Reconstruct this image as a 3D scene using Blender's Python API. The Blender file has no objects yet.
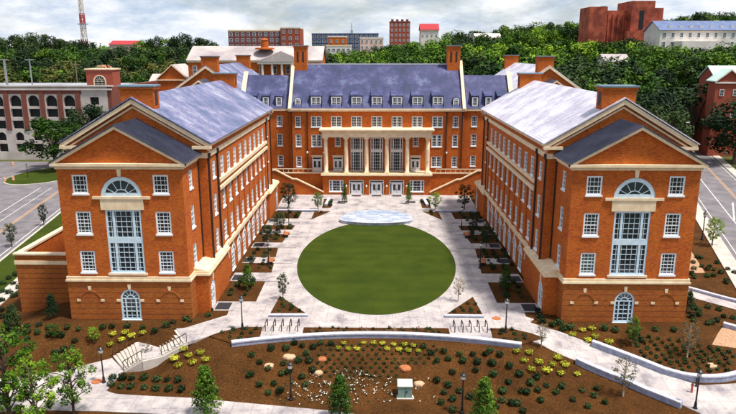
import bpy, bmesh, math, random
from mathutils import Vector, Matrix
R_ = math.radians
rnd = random.Random(7)
S = bpy.context.scene
COL = S.collection

# ------------------------------------------------------------------ camera
FPX, CAMH = 645.0, 28.4
PITCH = math.atan(156 / FPX)
YAW = math.atan(9 / FPX * math.cos(PITCH))
cam_d = bpy.data.cameras.new('camera'); cam = bpy.data.objects.new('camera', cam_d)
COL.objects.link(cam); S.camera = cam
cam_d.sensor_width = 36.0; cam_d.lens = FPX / 736 * 36.0
cam_d.clip_start = 0.5; cam_d.clip_end = 9000
cam.location = (0, 0, CAMH)
cam.rotation_euler = (math.pi / 2 - PITCH, 0, YAW)
S.render.resolution_x = 1024; S.render.resolution_y = 576

# ------------------------------------------------------------------ light
SUN_DIR = Vector((0.70, -0.34, 1.75)).normalized()      # towards the sun
sun_d = bpy.data.lights.new('sun', 'SUN'); sun = bpy.data.objects.new('sun', sun_d)
COL.objects.link(sun)
sun_d.energy = 5.0; sun_d.angle = R_(7); sun_d.color = (1.0, 0.93, 0.82)
sun.rotation_euler = SUN_DIR.to_track_quat('Z', 'Y').to_euler()
W = bpy.data.worlds.new('World'); S.world = W; W.use_nodes = True
wn, wl = W.node_tree.nodes, W.node_tree.links
bg = wn['Background']
sky = wn.new('ShaderNodeTexSky'); sky.sky_type = 'NISHITA'; sky.sun_disc = False
sky.sun_elevation = math.asin(SUN_DIR.z); sky.sun_rotation = math.atan2(SUN_DIR.x, SUN_DIR.y)
sky.air_density = 1.0; sky.dust_density = 0.6
tc = wn.new('ShaderNodeTexCoord'); mp = wn.new('ShaderNodeMapping'); mp.inputs['Scale'].default_value = (1.0, 1.0, 3.2)
nz = wn.new('ShaderNodeTexNoise'); nz.inputs['Scale'].default_value = 3.1; nz.inputs['Detail'].default_value = 9; nz.inputs['Roughness'].default_value = 0.62
nz.inputs['Distortion'].default_value = 0.6
rp = wn.new('ShaderNodeValToRGB'); rp.color_ramp.elements[0].position = 0.30; rp.color_ramp.elements[1].position = 0.52
nz2 = wn.new('ShaderNodeTexNoise'); nz2.inputs['Scale'].default_value = 7.0; nz2.inputs['Detail'].default_value = 8; nz2.inputs['Roughness'].default_value = 0.65
rp2 = wn.new('ShaderNodeValToRGB')
rp2.color_ramp.elements[0].position = 0.3; rp2.color_ramp.elements[0].color = (4.6, 6.6, 9.6, 1)
rp2.color_ramp.elements[1].position = 0.62; rp2.color_ramp.elements[1].color = (14.0, 14.1, 14.2, 1)
mx = wn.new('ShaderNodeMix'); mx.data_type = 'RGBA'
wl.new(tc.outputs['Generated'], mp.inputs['Vector']); wl.new(mp.outputs['Vector'], nz.inputs['Vector']); wl.new(mp.outputs['Vector'], nz2.inputs['Vector'])
wl.new(nz.outputs['Fac'], rp.inputs['Fac']); wl.new(nz2.outputs['Fac'], rp2.inputs['Fac'])
wl.new(rp.outputs['Color'], mx.inputs[0]); wl.new(sky.outputs['Color'], mx.inputs[6]); wl.new(rp2.outputs['Color'], mx.inputs[7])
wl.new(mx.outputs[2], bg.inputs['Color']); bg.inputs['Strength'].default_value = 0.064
S.view_settings.view_transform = 'Standard'; S.view_settings.look = 'None'
S.view_settings.exposure = 0.3; S.view_settings.gamma = 1.0
S.render.engine = 'CYCLES'

# ------------------------------------------------------------------ terrain and pixel helpers
def cl(t): return 0.0 if t < 0 else 1.0 if t > 1 else t
def sm(t): t = cl(t); return t * t * (3 - 2 * t)
def lerp(a, b, t): return a + (b - a) * t
def wall_arc(x): return 60.9 - 2.25 * (x / 14.2) ** 2
def h(x, y):
    ax = abs(x)
    if ax < 14.2: ys = wall_arc(x)
    elif x < 0: ys = 58.65 + 3.7 * sm((ax - 14.2) / 5) + 2.05 * sm((ax - 22.5) / 4)
    else: ys = lerp(58.65, 63.3, sm((ax - 14.2) / 6))
    ye = lerp(51.5, 59.4, sm((-x - 17) / 7)) - 2.4 * sm((-x - 29) / 8) if x < 0 else lerp(51.5, 53.0, sm((x - 10) / 12))
    t = (ys - y) / (ys - ye)
    f = -2.0 * sm(t) if t < 1 else -2.0
    if y < ye: f -= 0.02 * min(ye - y, 30)
    if x < 0: s = -1.7 * sm((-x - 34) / 8) - 1.3 * sm((-x - 42) / 10)
    else: s = -1.0 * sm((x - 35) / 10)
    g = min(f, s)
    # hills
    y0 = lerp(225, 195, sm((x + 90) / 60))
    top = 22 + 12 * sm((x - 40) / 160) + 4 * sm((-x - 60) / 120)
    g += top * sm((y - y0) / 260) if y > y0 else 0
    if x > 0:
        e = xr_right(y) + 2
        if x > e: g += 9 * sm((x - e) / 60) * cl((y - 60) / 40)
    return g
def xr_left(y): return 52 + (y - 90) * 0.332
def xr_right(y): return xr_left(y) + 13.0
cp, sp_, cy_, sy_ = math.cos(PITCH), math.sin(PITCH), math.cos(YAW), math.sin(YAW)
CF = Vector((-sy_ * cp, cy_ * cp, -sp_)); CR = Vector((cy_, sy_, 0)); CU = CR.cross(CF); CO = Vector((0, 0, CAMH))
def ray(u, v): return CF + CR * ((u - 368) / FPX) + CU * ((207 - v) / FPX)
def pix(u, v):                       # pixel -> point on the terrain
    d = ray(u, v); t = 20.0; st = 0.5
    while t < 1500:
        p = CO + d * t
        if p.z < h(p.x, p.y):
            a, b = t - st, t
            for _ in range(20):
                m = (a + b) / 2; q = CO + d * m
                if q.z < h(q.x, q.y): b = m
                else: a = m
            return CO + d * b
        if t > 150: st = 3.0
        t += st
    return CO + d * 1500
def pixz(u, v, z): d = ray(u, v); return CO + d * ((z - CAMH) / d.z)
def pixy(u, v, Y): d = ray(u, v); return CO + d * (Y / d.y)

# ------------------------------------------------------------------ materials
M = {}
def newmat(name):
    m = bpy.data.materials.new(name); m.use_nodes = True
    n, l = m.node_tree.nodes, m.node_tree.links
    M[name] = m
    return m, n, l, n['Principled BSDF']
def ramp(n, stops):
    r = n.new('ShaderNodeValToRGB'); e = r.color_ramp.elements
    while len(e) < len(stops): e.new(0.5)
    for i, (p, c) in enumerate(stops): e[i].position = p; e[i].color = (*c, 1)
    return r
def mixc(n, l, fac, a, b, mode='MIX'):
    x = n.new('ShaderNodeMix'); x.data_type = 'RGBA'; x.blend_type = mode
    for s, v in ((0, fac), (6, a), (7, b)):
        if hasattr(v, 'links') or hasattr(v, 'is_linked'): l.new(v, x.inputs[s])
        elif s == 0: x.inputs[0].default_value = v
        else: x.inputs[s].default_value = (*v, 1)
    return x.outputs[2]
def noise(n, l, vec, scale, detail=6, rough=0.6):
    t = n.new('ShaderNodeTexNoise'); t.inputs['Scale'].default_value = scale; t.inputs['Detail'].default_value = detail
    t.inputs['Roughness'].default_value = rough
    if vec is not None: l.new(vec, t.inputs['Vector'])
    return t.outputs['Fac']
def wpos(n):
    g = n.new('ShaderNodeNewGeometry'); return g.outputs['Position']
def math_(n, l, op, a, b=0.0):
    m = n.new('ShaderNodeMath'); m.operation = op
    for i, v in enumerate((a, b)):
        if hasattr(v, 'is_linked'): l.new(v, m.inputs[i])
        else: m.inputs[i].default_value = v
    return m.outputs[0]
def bump(n, l, height, b, strength=0.3, dist=0.05):
    k = n.new('ShaderNodeBump'); k.inputs['Strength'].default_value = strength; k.inputs['Distance'].default_value = dist
    l.new(height, k.inputs['Height']); l.new(k.outputs['Normal'], b.inputs['Normal'])

def plain(name, a, b=None, scale=2.0, rough=0.7, spec=0.3, metal=0.0, bmp=0.0, contrast=(0.35, 0.65)):
    m, n, l, p = newmat(name)
    b = b or tuple(c * 0.75 for c in a)
    f = noise(n, l, wpos(n), scale, 7)
    r = ramp(n, [(contrast[0], b), (contrast[1], a)]); l.new(f, r.inputs['Fac'])
    l.new(r.outputs['Color'], p.inputs['Base Color'])
    p.inputs['Roughness'].default_value = rough; p.inputs['Specular IOR Level'].default_value = spec; p.inputs['Metallic'].default_value = metal
    if bmp: bump(n, l, f, p, bmp)
    return m

def brick(name, c1, c2, c3, mortar, course=0.0):
    m, n, l, p = newmat(name)
    pos = wpos(n); sx = n.new('ShaderNodeSeparateXYZ'); l.new(pos, sx.inputs[0])
    u = math_(n, l, 'ADD', sx.outputs[0], sx.outputs[1])
    cb = n.new('ShaderNodeCombineXYZ'); l.new(u, cb.inputs[0]); l.new(sx.outputs[2], cb.inputs[1])
    bt = n.new('ShaderNodeTexBrick'); l.new(cb.outputs[0], bt.inputs['Vector'])
    bt.inputs['Scale'].default_value = 1.0; bt.inputs['Brick Width'].default_value = 0.30; bt.inputs['Row Height'].default_value = 0.10
    bt.inputs['Mortar Size'].default_value = 0.008; bt.inputs['Bias'].default_value = -0.1
    bt.inputs['Color1'].default_value = (*c1, 1); bt.inputs['Color2'].default_value = (*c2, 1); bt.inputs['Mortar'].default_value = (*mortar, 1)
    f = noise(n, l, cb.outputs[0], 0.55, 6, 0.7)
    r = ramp(n, [(0.38, (0, 0, 0)), (0.66, (1, 1, 1))]); l.new(f, r.inputs['Fac'])
    fac = math_(n, l, 'MULTIPLY', r.outputs['Color'], 0.45)
    col = mixc(n, l, fac, bt.outputs['Color'], c3)
    sc = n.new('ShaderNodeMapping'); sc.inputs['Scale'].default_value = (1.1, 5.0, 1); l.new(cb.outputs[0], sc.inputs[0])
    f2 = noise(n, l, sc.outputs[0], 2.2, 5, 0.75)
    r2 = ramp(n, [(0.3, (0.50, 0.48, 0.45)), (0.5, (1, 1, 1)), (0.72, (1.35, 1.4, 1.3))]); l.new(f2, r2.inputs['Fac'])
    col = mixc(n, l, 1.0, col, r2.outputs['Color'], 'MULTIPLY')
    if course:
        k = math_(n, l, 'FRACT', math_(n, l, 'DIVIDE', sx.outputs[2], course))
        g = math_(n, l, 'LESS_THAN', k, 0.13)
        col = mixc(n, l, math_(n, l, 'MULTIPLY', g, 0.55), col, (0.06, 0.022, 0.012))
    l.new(col, p.inputs['Base Color']); p.inputs['Roughness'].default_value = 0.85; p.inputs['Specular IOR Level'].default_value = 0.2
    bump(n, l, bt.outputs['Fac'], p, -0.3, 0.02)
    return m
brick('brick', (0.50, 0.108, 0.016), (0.29, 0.050, 0.010), (0.57, 0.165, 0.02), (0.25, 0.095, 0.04))
brick('brick_course', (0.38, 0.098, 0.02), (0.25, 0.058, 0.014), (0.42, 0.15, 0.022), (0.22, 0.10, 0.045), course=0.62)
brick('brick_red', (0.33, 0.055, 0.032), (0.22, 0.038, 0.025), (0.36, 0.085, 0.042), (0.25, 0.14, 0.10))
brick('brick_maroon', (0.20, 0.055, 0.04), (0.13, 0.038, 0.03), (0.23, 0.075, 0.05), (0.18, 0.11, 0.09))
brick('brick_plum', (0.20, 0.05, 0.055), (0.14, 0.035, 0.04), (0.22, 0.07, 0.06), (0.2, 0.12, 0.12))
brick('brick_tan', (0.46, 0.17, 0.10), (0.36, 0.13, 0.08), (0.5, 0.22, 0.13), (0.4, 0.25, 0.2))

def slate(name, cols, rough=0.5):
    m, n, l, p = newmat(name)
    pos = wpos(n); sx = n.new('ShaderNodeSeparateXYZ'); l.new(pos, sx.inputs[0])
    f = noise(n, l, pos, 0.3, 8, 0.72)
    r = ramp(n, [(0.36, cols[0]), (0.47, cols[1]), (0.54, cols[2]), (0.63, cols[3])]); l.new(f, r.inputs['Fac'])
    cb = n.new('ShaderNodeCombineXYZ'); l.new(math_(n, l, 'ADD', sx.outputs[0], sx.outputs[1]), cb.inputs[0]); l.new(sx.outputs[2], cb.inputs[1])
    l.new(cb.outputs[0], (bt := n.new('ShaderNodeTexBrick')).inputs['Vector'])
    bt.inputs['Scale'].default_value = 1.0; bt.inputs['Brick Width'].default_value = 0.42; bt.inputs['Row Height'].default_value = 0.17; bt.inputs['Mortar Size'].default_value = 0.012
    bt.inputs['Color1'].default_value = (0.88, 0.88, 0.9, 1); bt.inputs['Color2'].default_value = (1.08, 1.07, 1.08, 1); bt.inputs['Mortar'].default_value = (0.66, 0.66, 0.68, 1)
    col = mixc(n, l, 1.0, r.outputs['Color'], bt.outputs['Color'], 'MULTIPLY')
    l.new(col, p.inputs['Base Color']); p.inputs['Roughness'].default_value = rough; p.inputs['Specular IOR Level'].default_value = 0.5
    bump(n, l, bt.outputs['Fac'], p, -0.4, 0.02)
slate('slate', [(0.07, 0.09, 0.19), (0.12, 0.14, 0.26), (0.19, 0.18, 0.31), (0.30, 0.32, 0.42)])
slate('slate_glare', [(0.38, 0.37, 0.46), (0.50, 0.48, 0.58), (0.62, 0.60, 0.68), (0.72, 0.71, 0.76)])  # lighter copy of the slate, sun glare painted into its colour
slate('slate_dark', [(0.018, 0.028, 0.085), (0.032, 0.042, 0.125), (0.055, 0.055, 0.16), (0.10, 0.13, 0.24)], 0.75)
slate('slate_charcoal', [(0.03, 0.035, 0.06), (0.04, 0.045, 0.08), (0.05, 0.055, 0.09), (0.07, 0.07, 0.11)])
plain('cream', (0.80, 0.66, 0.46), (0.66, 0.50, 0.33), 1.2, 0.75)
plain('white_paint', (0.80, 0.82, 0.85), (0.68, 0.72, 0.78), 3, 0.5)
plain('blue_frame', (0.62, 0.75, 0.84), (0.48, 0.62, 0.74), 2, 0.45)
plain('metal_cap', (0.20, 0.30, 0.38), (0.12, 0.2, 0.28), 2, 0.4, metal=0.3)
plain('downpipe', (0.045, 0.025, 0.02), None, 3, 0.5)
plain('black_iron', (0.012, 0.012, 0.014), None, 5, 0.4, 0.5)
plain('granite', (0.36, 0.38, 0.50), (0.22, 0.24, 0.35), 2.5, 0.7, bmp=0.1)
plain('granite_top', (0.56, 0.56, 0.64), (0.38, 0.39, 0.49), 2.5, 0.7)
plain('stage_stone', (0.52, 0.56, 0.64), (0.26, 0.34, 0.48), 0.9, 0.35, 0.5, contrast=(0.4, 0.6))
plain('wood_bench', (0.50, 0.17, 0.05), (0.33, 0.10, 0.03), 8, 0.6)
plain('mat', (0.03, 0.028, 0.035), None, 6, 0.9)
plain('lamp_glass', (0.85, 0.86, 0.84), (0.75, 0.76, 0.75), 3, 0.2)
plain('cabinet_green', (0.22, 0.33, 0.30), (0.16, 0.26, 0.23), 3, 0.5)
plain('cabinet_top', (0.52, 0.62, 0.50), (0.42, 0.52, 0.42), 3, 0.5)
plain('bark', (0.10, 0.07, 0.05), (0.05, 0.035, 0.025), 9, 0.9)
plain('bark_pale', (0.24, 0.19, 0.14), (0.15, 0.11, 0.08), 9, 0.9)
plain('deck_stone', (0.55, 0.50, 0.47), (0.40, 0.35, 0.33), 0.25, 0.8)
plain('deck_slab', (0.34, 0.36, 0.42), (0.20, 0.20, 0.23), 0.08, 0.7)
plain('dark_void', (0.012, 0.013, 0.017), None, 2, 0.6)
plain('asphalt', (0.19, 0.175, 0.19), (0.12, 0.11, 0.125), 0.35, 0.9, bmp=0.1)
plain('paint_white', (0.75, 0.74, 0.72), (0.5, 0.48, 0.46), 3, 0.7)
plain('paint_yellow', (0.62, 0.36, 0.17), (0.42, 0.24, 0.13), 3, 0.7)
plain('sidewalk', (0.55, 0.50, 0.45), (0.40, 0.36, 0.33), 0.8, 0.85)
plain('roof_red', (0.42, 0.03, 0.04), (0.32, 0.03, 0.04), 1, 0.7)
plain('roof_cream', (0.50, 0.45, 0.43), (0.28, 0.24, 0.26), 0.12, 0.8)
plain('roof_green', (0.52, 0.68, 0.62), (0.40, 0.56, 0.52), 0.3, 0.6)
plain('roof_blue', (0.12, 0.17, 0.32), (0.09, 0.12, 0.24), 0.4, 0.6)
plain('wall_white', (0.72, 0.68, 0.64), (0.58, 0.54, 0.51), 0.3, 0.8)
plain('wall_navy', (0.06, 0.09, 0.20), (0.04, 0.06, 0.14), 0.3, 0.7)
plain('wall_pink', (0.66, 0.50, 0.44), (0.55, 0.38, 0.32), 0.3, 0.8)
plain('rust_brick', (0.42, 0.10, 0.05), (0.20, 0.04, 0.025), 0.22, 0.85, contrast=(0.4, 0.6))
plain('steel', (0.45, 0.46, 0.48), (0.3, 0.3, 0.32), 3, 0.4, metal=0.6)
plain('orange_plastic', (0.7, 0.22, 0.04), (0.5, 0.14, 0.03), 3, 0.5)
plain('rock', (0.62, 0.42, 0.26), (0.42, 0.26, 0.16), 6, 0.8, bmp=0.3)
plain('rock_orange', (0.46, 0.16, 0.06), (0.30, 0.10, 0.04), 6, 0.8, bmp=0.3)
plain('straw', (0.48, 0.30, 0.19), (0.30, 0.17, 0.10), 5, 0.95, bmp=0.5)
plain('flower_white', (0.75, 0.72, 0.70), None, 5, 0.8)
plain('curtain', (0.28, 0.42, 0.34), (0.2, 0.3, 0.25), 2, 0.7)
plain('mast_red', (0.45, 0.08, 0.07), None, 1, 0.6)

def glassmat(name, a, b):
    m, n, l, p = newmat(name)
    f = noise(n, l, wpos(n), 0.9, 4)
    oi = n.new('ShaderNodeObjectInfo')
    k = math_(n, l, 'ADD', math_(n, l, 'MULTIPLY', f, 0.7), math_(n, l, 'MULTIPLY', oi.outputs['Random'], 0.4))
    r = ramp(n, [(0.35, a), (0.85, b)]); l.new(k, r.inputs['Fac']); l.new(r.outputs['Color'], p.inputs['Base Color'])
    p.inputs['Roughness'].default_value = 0.08; p.inputs['Specular IOR Level'].default_value = 0.6
glassmat('glass', (0.010, 0.013, 0.018), (0.045, 0.065, 0.085))
glassmat('glass_blind', (0.03, 0.06, 0.06), (0.10, 0.18, 0.17))

# concrete paving with joints and blotches
m, n, l, p = newmat('concrete')
pos = wpos(n)
f = noise(n, l, pos, 0.45, 8, 0.65)
r = ramp(n, [(0.34, (0.22, 0.20, 0.225)), (0.46, (0.37, 0.335, 0.345)), (0.62, (0.48, 0.44, 0.435))]); l.new(f, r.inputs['Fac'])
bt = n.new('ShaderNodeTexBrick'); l.new(pos, bt.inputs['Vector']); bt.offset = 0.0
bt.inputs['Scale'].default_value = 1; bt.inputs['Brick Width'].default_value = 1.8; bt.inputs['Row Height'].default_value = 1.8; bt.inputs['Mortar Size'].default_value = 0.022
bt.inputs['Color1'].default_value = (0.93, 0.93, 0.93, 1); bt.inputs['Color2'].default_value = (1.05, 1.04, 1.03, 1); bt.inputs['Mortar'].default_value = (0.62, 0.6, 0.6, 1)
col = mixc(n, l, 1.0, r.outputs['Color'], bt.outputs['Color'], 'MULTIPLY')
f2 = noise(n, l, pos, 2.6, 7, 0.7); r2 = ramp(n, [(0.32, (0.62, 0.57, 0.56)), (0.47, (1, 1, 1))]); l.new(f2, r2.inputs['Fac'])
col = mixc(n, l, 0.8, col, r2.outputs['Color'], 'MULTIPLY')
l.new(col, p.inputs['Base Color']); p.inputs['Roughness'].default_value = 0.85; bump(n, l, f2, p, 0.05)

# mulch
def mulch_nodes(n, l, pos):
    f = noise(n, l, pos, 5.5, 8, 0.8); r = ramp(n, [(0.3, (0.018, 0.007, 0.002)), (0.5, (0.070, 0.030, 0.009)), (0.72, (0.150, 0.070, 0.022))]); l.new(f, r.inputs['Fac'])
    g = noise(n, l, pos, 0.35, 5, 0.6); r2 = ramp(n, [(0.35, (0.68, 0.66, 0.64)), (0.65, (1.22, 1.15, 1.08))]); l.new(g, r2.inputs['Fac'])
    return mixc(n, l, 1.0, r.outputs['Color'], r2.outputs['Color'], 'MULTIPLY'), f
m, n, l, p = newmat('mulch')
c, f = mulch_nodes(n, l, wpos(n)); l.new(c, p.inputs['Base Color']); p.inputs['Roughness'].default_value = 0.95; p.inputs['Specular IOR Level'].default_value = 0.08; bump(n, l, f, p, 0.8, 0.08)
# ground: mulch near the buildings, rough grass beyond
m, n, l, p = newmat('ground')
pos = wpos(n); c, f = mulch_nodes(n, l, pos)
g1 = noise(n, l, pos, 0.5, 8, 0.7); rg = ramp(n, [(0.3, (0.035, 0.045, 0.012)), (0.55, (0.075, 0.085, 0.025)), (0.75, (0.13, 0.11, 0.05))]); l.new(g1, rg.inputs['Fac'])
sx = n.new('ShaderNodeSeparateXYZ'); l.new(pos, sx.inputs[0])
wob = math_(n, l, 'MULTIPLY', math_(n, l, 'SUBTRACT', noise(n, l, pos, 0.3, 4), 0.5), 6.0)
a1 = math_(n, l, 'LESS_THAN', math_(n, l, 'ADD', sx.outputs[1], wob), 132.0)
a2 = math_(n, l, 'GREATER_THAN', math_(n, l, 'ADD', sx.outputs[0], wob), -49.0)
a3 = math_(n, l, 'LESS_THAN', math_(n, l, 'SUBTRACT', sx.outputs[0], math_(n, l, 'MULTIPLY', sx.outputs[1], 0.332)), 24.0)
msk = math_(n, l, 'MULTIPLY', math_(n, l, 'MULTIPLY', a1, a2), a3)
l.new(mixc(n, l, msk, rg.outputs['Color'], c), p.inputs['Base Color']); p.inputs['Roughness'].default_value = 0.95; p.inputs['Specular IOR Level'].default_value = 0.08; bump(n, l, f, p, 0.7, 0.08)
# lawn with mowing tone
m, n, l, p = newmat('lawn')
pos = wpos(n); f = noise(n, l, pos, 9, 8, 0.8); r = ramp(n, [(0.3, (0.019, 0.034, 0.004)), (0.7, (0.052, 0.075, 0.008))]); l.new(f, r.inputs['Fac'])
sx = n.new('ShaderNodeSeparateXYZ'); l.new(pos, sx.inputs[0])
w = math_(n, l, 'SINE', math_(n, l, 'MULTIPLY', sx.outputs[1], 2.1))
w2 = math_(n, l, 'ADD', math_(n, l, 'MULTIPLY', w, 0.04), 1.0)
cbx = n.new('ShaderNodeCombineXYZ'); [l.new(w2, cbx.inputs[i]) for i in range(3)]
g = noise(n, l, pos, 0.25, 4); r3 = ramp(n, [(0.35, (0.8, 0.85, 0.8)), (0.65, (1.2, 1.12, 1.0))]); l.new(g, r3.inputs['Fac'])
c = mixc(n, l, 1.0, mixc(n, l, 1.0, r.outputs['Color'], cbx.outputs[0], 'MULTIPLY'), r3.outputs['Color'], 'MULTIPLY')
l.new(c, p.inputs['Base Color']); p.inputs['Roughness'].default_value = 0.95; p.inputs['Specular IOR Level'].default_value = 0.08; bump(n, l, f, p, 0.6, 0.05)

def leafmat(name, dark, mid, light, scale=3.0, var=0.25):
    m, n, l, p = newmat(name)
    t = n.new('ShaderNodeTexCoord'); oi = n.new('ShaderNodeObjectInfo')
    f = noise(n, l, t.outputs['Object'], scale, 4, 0.6)
    k = math_(n, l, 'ADD', f, math_(n, l, 'MULTIPLY', math_(n, l, 'SUBTRACT', oi.outputs['Random'], 0.5), var))
    r = ramp(n, [(0.36, dark), (0.5, mid), (0.64, light)]); l.new(k, r.inputs['Fac'])
    l.new(r.outputs['Color'], p.inputs['Base Color']); p.inputs['Roughness'].default_value = 0.6; p.inputs['Specular IOR Level'].default_value = 0.1
    try:
        p.inputs['Subsurface Weight'].default_value = 0.0
    except Exception: pass
leafmat('leaf_green', (0.009, 0.030, 0.004), (0.038, 0.092, 0.010), (0.11, 0.20, 0.018))
leafmat('leaf_bright', (0.022, 0.065, 0.005), (0.095, 0.20, 0.014), (0.23, 0.35, 0.024))
leafmat('leaf_dark', (0.010, 0.024, 0.010), (0.022, 0.045, 0.015), (0.045, 0.075, 0.022))
leafmat('leaf_olive', (0.035, 0.045, 0.012), (0.075, 0.085, 0.02), (0.13, 0.13, 0.03))
leafmat('leaf_yellow', (0.20, 0.20, 0.02), (0.36, 0.36, 0.03), (0.52, 0.50, 0.05))
leafmat('leaf_shrub', (0.007, 0.016, 0.006), (0.015, 0.033, 0.010), (0.032, 0.064, 0.016))
leafmat('leaf_grey', (0.06, 0.07, 0.04), (0.13, 0.13, 0.075), (0.22, 0.19, 0.11))
leafmat('leaf_rust', (0.10, 0.05, 0.03), (0.20, 0.13, 0.07), (0.30, 0.22, 0.12))

# ------------------------------------------------------------------ mesh helpers
class MB:
    def __init__(s): s.v = []; s.f = []; s.mi = []; s.m = 0
    def face(s, pts):
        i = len(s.v); s.v += [tuple(q) for q in pts]; s.f.append(tuple(range(i, i + len(pts)))); s.mi.append(s.m)
    def hexa(s, b, t):                # bottom 4, top 4
        i = len(s.v); s.v += [tuple(q) for q in b] + [tuple(q) for q in t]
        for q in ((3, 2, 1, 0), (4, 5, 6, 7), (0, 1, 5, 4), (1, 2, 6, 5), (2, 3, 7, 6), (3, 0, 4, 7)):
            s.f.append(tuple(i + k for k in q)); s.mi.append(s.m)
    def box(s, x0, x1, y0, y1, z0, z1):
        x0, x1 = min(x0, x1), max(x0, x1); y0, y1 = min(y0, y1), max(y0, y1); z0, z1 = min(z0, z1), max(z0, z1)
        s.hexa([(x0, y0, z0), (x1, y0, z0), (x1, y1, z0), (x0, y1, z0)], [(x0, y0, z1), (x1, y0, z1), (x1, y1, z1), (x0, y1, z1)])
        return s
    def prism(s, poly, d):            # poly: list of 3D points, d: offset vector
        d = Vector(d); a = [Vector(q) for q in poly]; b = [q + d for q in a]; k = len(a); i = len(s.v)
        s.v += [tuple(q) for q in a] + [tuple(q) for q in b]
        s.f.append(tuple(range(i, i + k))); s.mi.append(s.m); s.f.append(tuple(range(i + 2 * k - 1, i + k - 1, -1))); s.mi.append(s.m)
        for j in range(k): s.f.append((i + j, i + k + j, i + k + (j + 1) % k, i + (j + 1) % k)); s.mi.append(s.m)
        return s
    def bar(s, a, b, w, t=None):      # beam with rectangular section
        a, b = Vector(a), Vector(b); t = t or w; d = (b - a).normalized()
        up = Vector((0, 0, 1)) if abs(d.z) < 0.95 else Vector((1, 0, 0))
        x = d.cross(up).normalized() * w / 2; y = d.cross(x).normalized() * t / 2
        s.hexa([a - x - y, a + x - y, a + x + y, a - x + y], [b - x - y, b + x - y, b + x + y, b - x + y]); return s
    def tube(s, pts, rads, n=8, cap=True):
        i0 = len(s.v)
        for j, q in enumerate(pts):
            q = Vector(q); d = (Vector(pts[min(j + 1, len(pts) - 1)]) - Vector(pts[max(j - 1, 0)])).normalized()
            up = Vector((0, 1, 0)) if abs(d.y) < 0.9 else Vector((1, 0, 0))
            x = d.cross(up).normalized(); y = d.cross(x)
            for k in range(n):
                a = 2 * math.pi * k / n; s.v.append(tuple(q + (x * math.cos(a) + y * math.sin(a)) * rads[j]))
        for j in range(len(pts) - 1):
            for k in range(n):
                s.f.append((i0 + j * n + k, i0 + j * n + (k + 1) % n, i0 + (j + 1) * n + (k + 1) % n, i0 + (j + 1) * n + k)); s.mi.append(s.m)
        if cap:
            s.f.append(tuple(i0 + k for k in range(n))); s.mi.append(s.m)
            e = i0 + (len(pts) - 1) * n; s.f.append(tuple(e + k for k in range(n))); s.mi.append(s.m)
        return s
    def lathe(s, prof, n=16, c=(0, 0, 0)):
        return s.tube([(c[0], c[1], c[2] + z) for r, z in prof], [r for r, z in prof], n)
    def mesh(s, name, mats, org=(0, 0, 0), smooth=False):
        me = bpy.data.meshes.new(name)
        me.from_pydata([(a - org[0], b - org[1], c - org[2]) for a, b, c in s.v], [], s.f)
        for k in (mats if isinstance(mats, (list, tuple)) else [mats]): me.materials.append(M[k])
        if s.m or any(s.mi): me.polygons.foreach_set('material_index', s.mi)
        if smooth: me.polygons.foreach_set('use_smooth', [True] * len(me.polygons))
        me.update(); return me
def org_of(o):
    v = Vector((0, 0, 0))
    while o: v += o.location; o = o.parent
    return v
def link(name, me, parent=None, loc=(0, 0, 0), rz=0, sc=None):
    o = bpy.data.objects.new(name, me); COL.objects.link(o); o.parent = parent; o.location = loc; o.rotation_euler = (0, 0, rz)
    if sc is not None: o.scale = (sc, sc, sc) if not isinstance(sc, (tuple, list)) else sc
    return o
def part(mb, name, mats, parent=None, smooth=False):   # mb in world coordinates
    org = org_of(parent) if parent else (0, 0, 0)
    return link(name, mb.mesh(name, mats, org, smooth), parent)
def tag(o, label, cat, group=None):
    o['label'] = label; o['category'] = cat
    if group: o['group'] = group
    return o
def struct(o): o['kind'] = 'structure'; return o
def thing(name, loc, label, cat, group=None, rz=0, sc=None):
    return tag(link(name, None, None, loc, rz, sc), label, cat, group)
def solo(mb, name, mats, base, label, cat, group=None, smooth=False):   # one-mesh thing, world coords, origin at base
    o = link(name, mb.mesh(name, mats, base, smooth), None, base); return tag(o, label, cat, group)
def copy_tree(o, parent=None):
    c = o.copy(); COL.objects.link(c); c.parent = parent
    for ch in list(o.children): copy_tree(ch, c)
    return c
def put(proto, used, loc, rz=0, sc=1.0, label=None, group=None):
    o = proto if not used[0] else copy_tree(proto)
    used[0] = True
    o.location = loc; o.rotation_euler = (0, 0, rz); o.scale = (sc, sc, sc) if not isinstance(sc, tuple) else sc
    if label: o['label'] = label
    if group: o['group'] = group
    return o

# ------------------------------------------------------------------ ground
def ground():
    xs = [-4000, -2000, -1000, -600, -400] + [-300 + 12 * i for i in range(20)] + [-60 + 0.8 * i for i in range(151)] + [62 + 4 * i for i in range(25)] + [165 + 12 * i for i in range(14)] + [400, 600, 1000, 2000, 4000]
    ys = [-400, -100, 0, 25] + [36 + 0.8 * i for i in range(56)] + [82 + 4 * i for i in range(112)] + [560, 700, 1000, 2000, 5000]
    v = [(x, y, h(x, y)) for y in ys for x in xs]; k = len(xs)
    f = [(j * k + i, j * k + i + 1, (j + 1) * k + i + 1, (j + 1) * k + i) for j in range(len(ys) - 1) for i in range(k - 1)]
    me = bpy.data.meshes.new('ground'); me.from_pydata(v, [], f); me.materials.append(M['ground'])
    me.polygons.foreach_set('use_smooth', [True] * len(f)); struct(link('ground', me))
ground()

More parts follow.
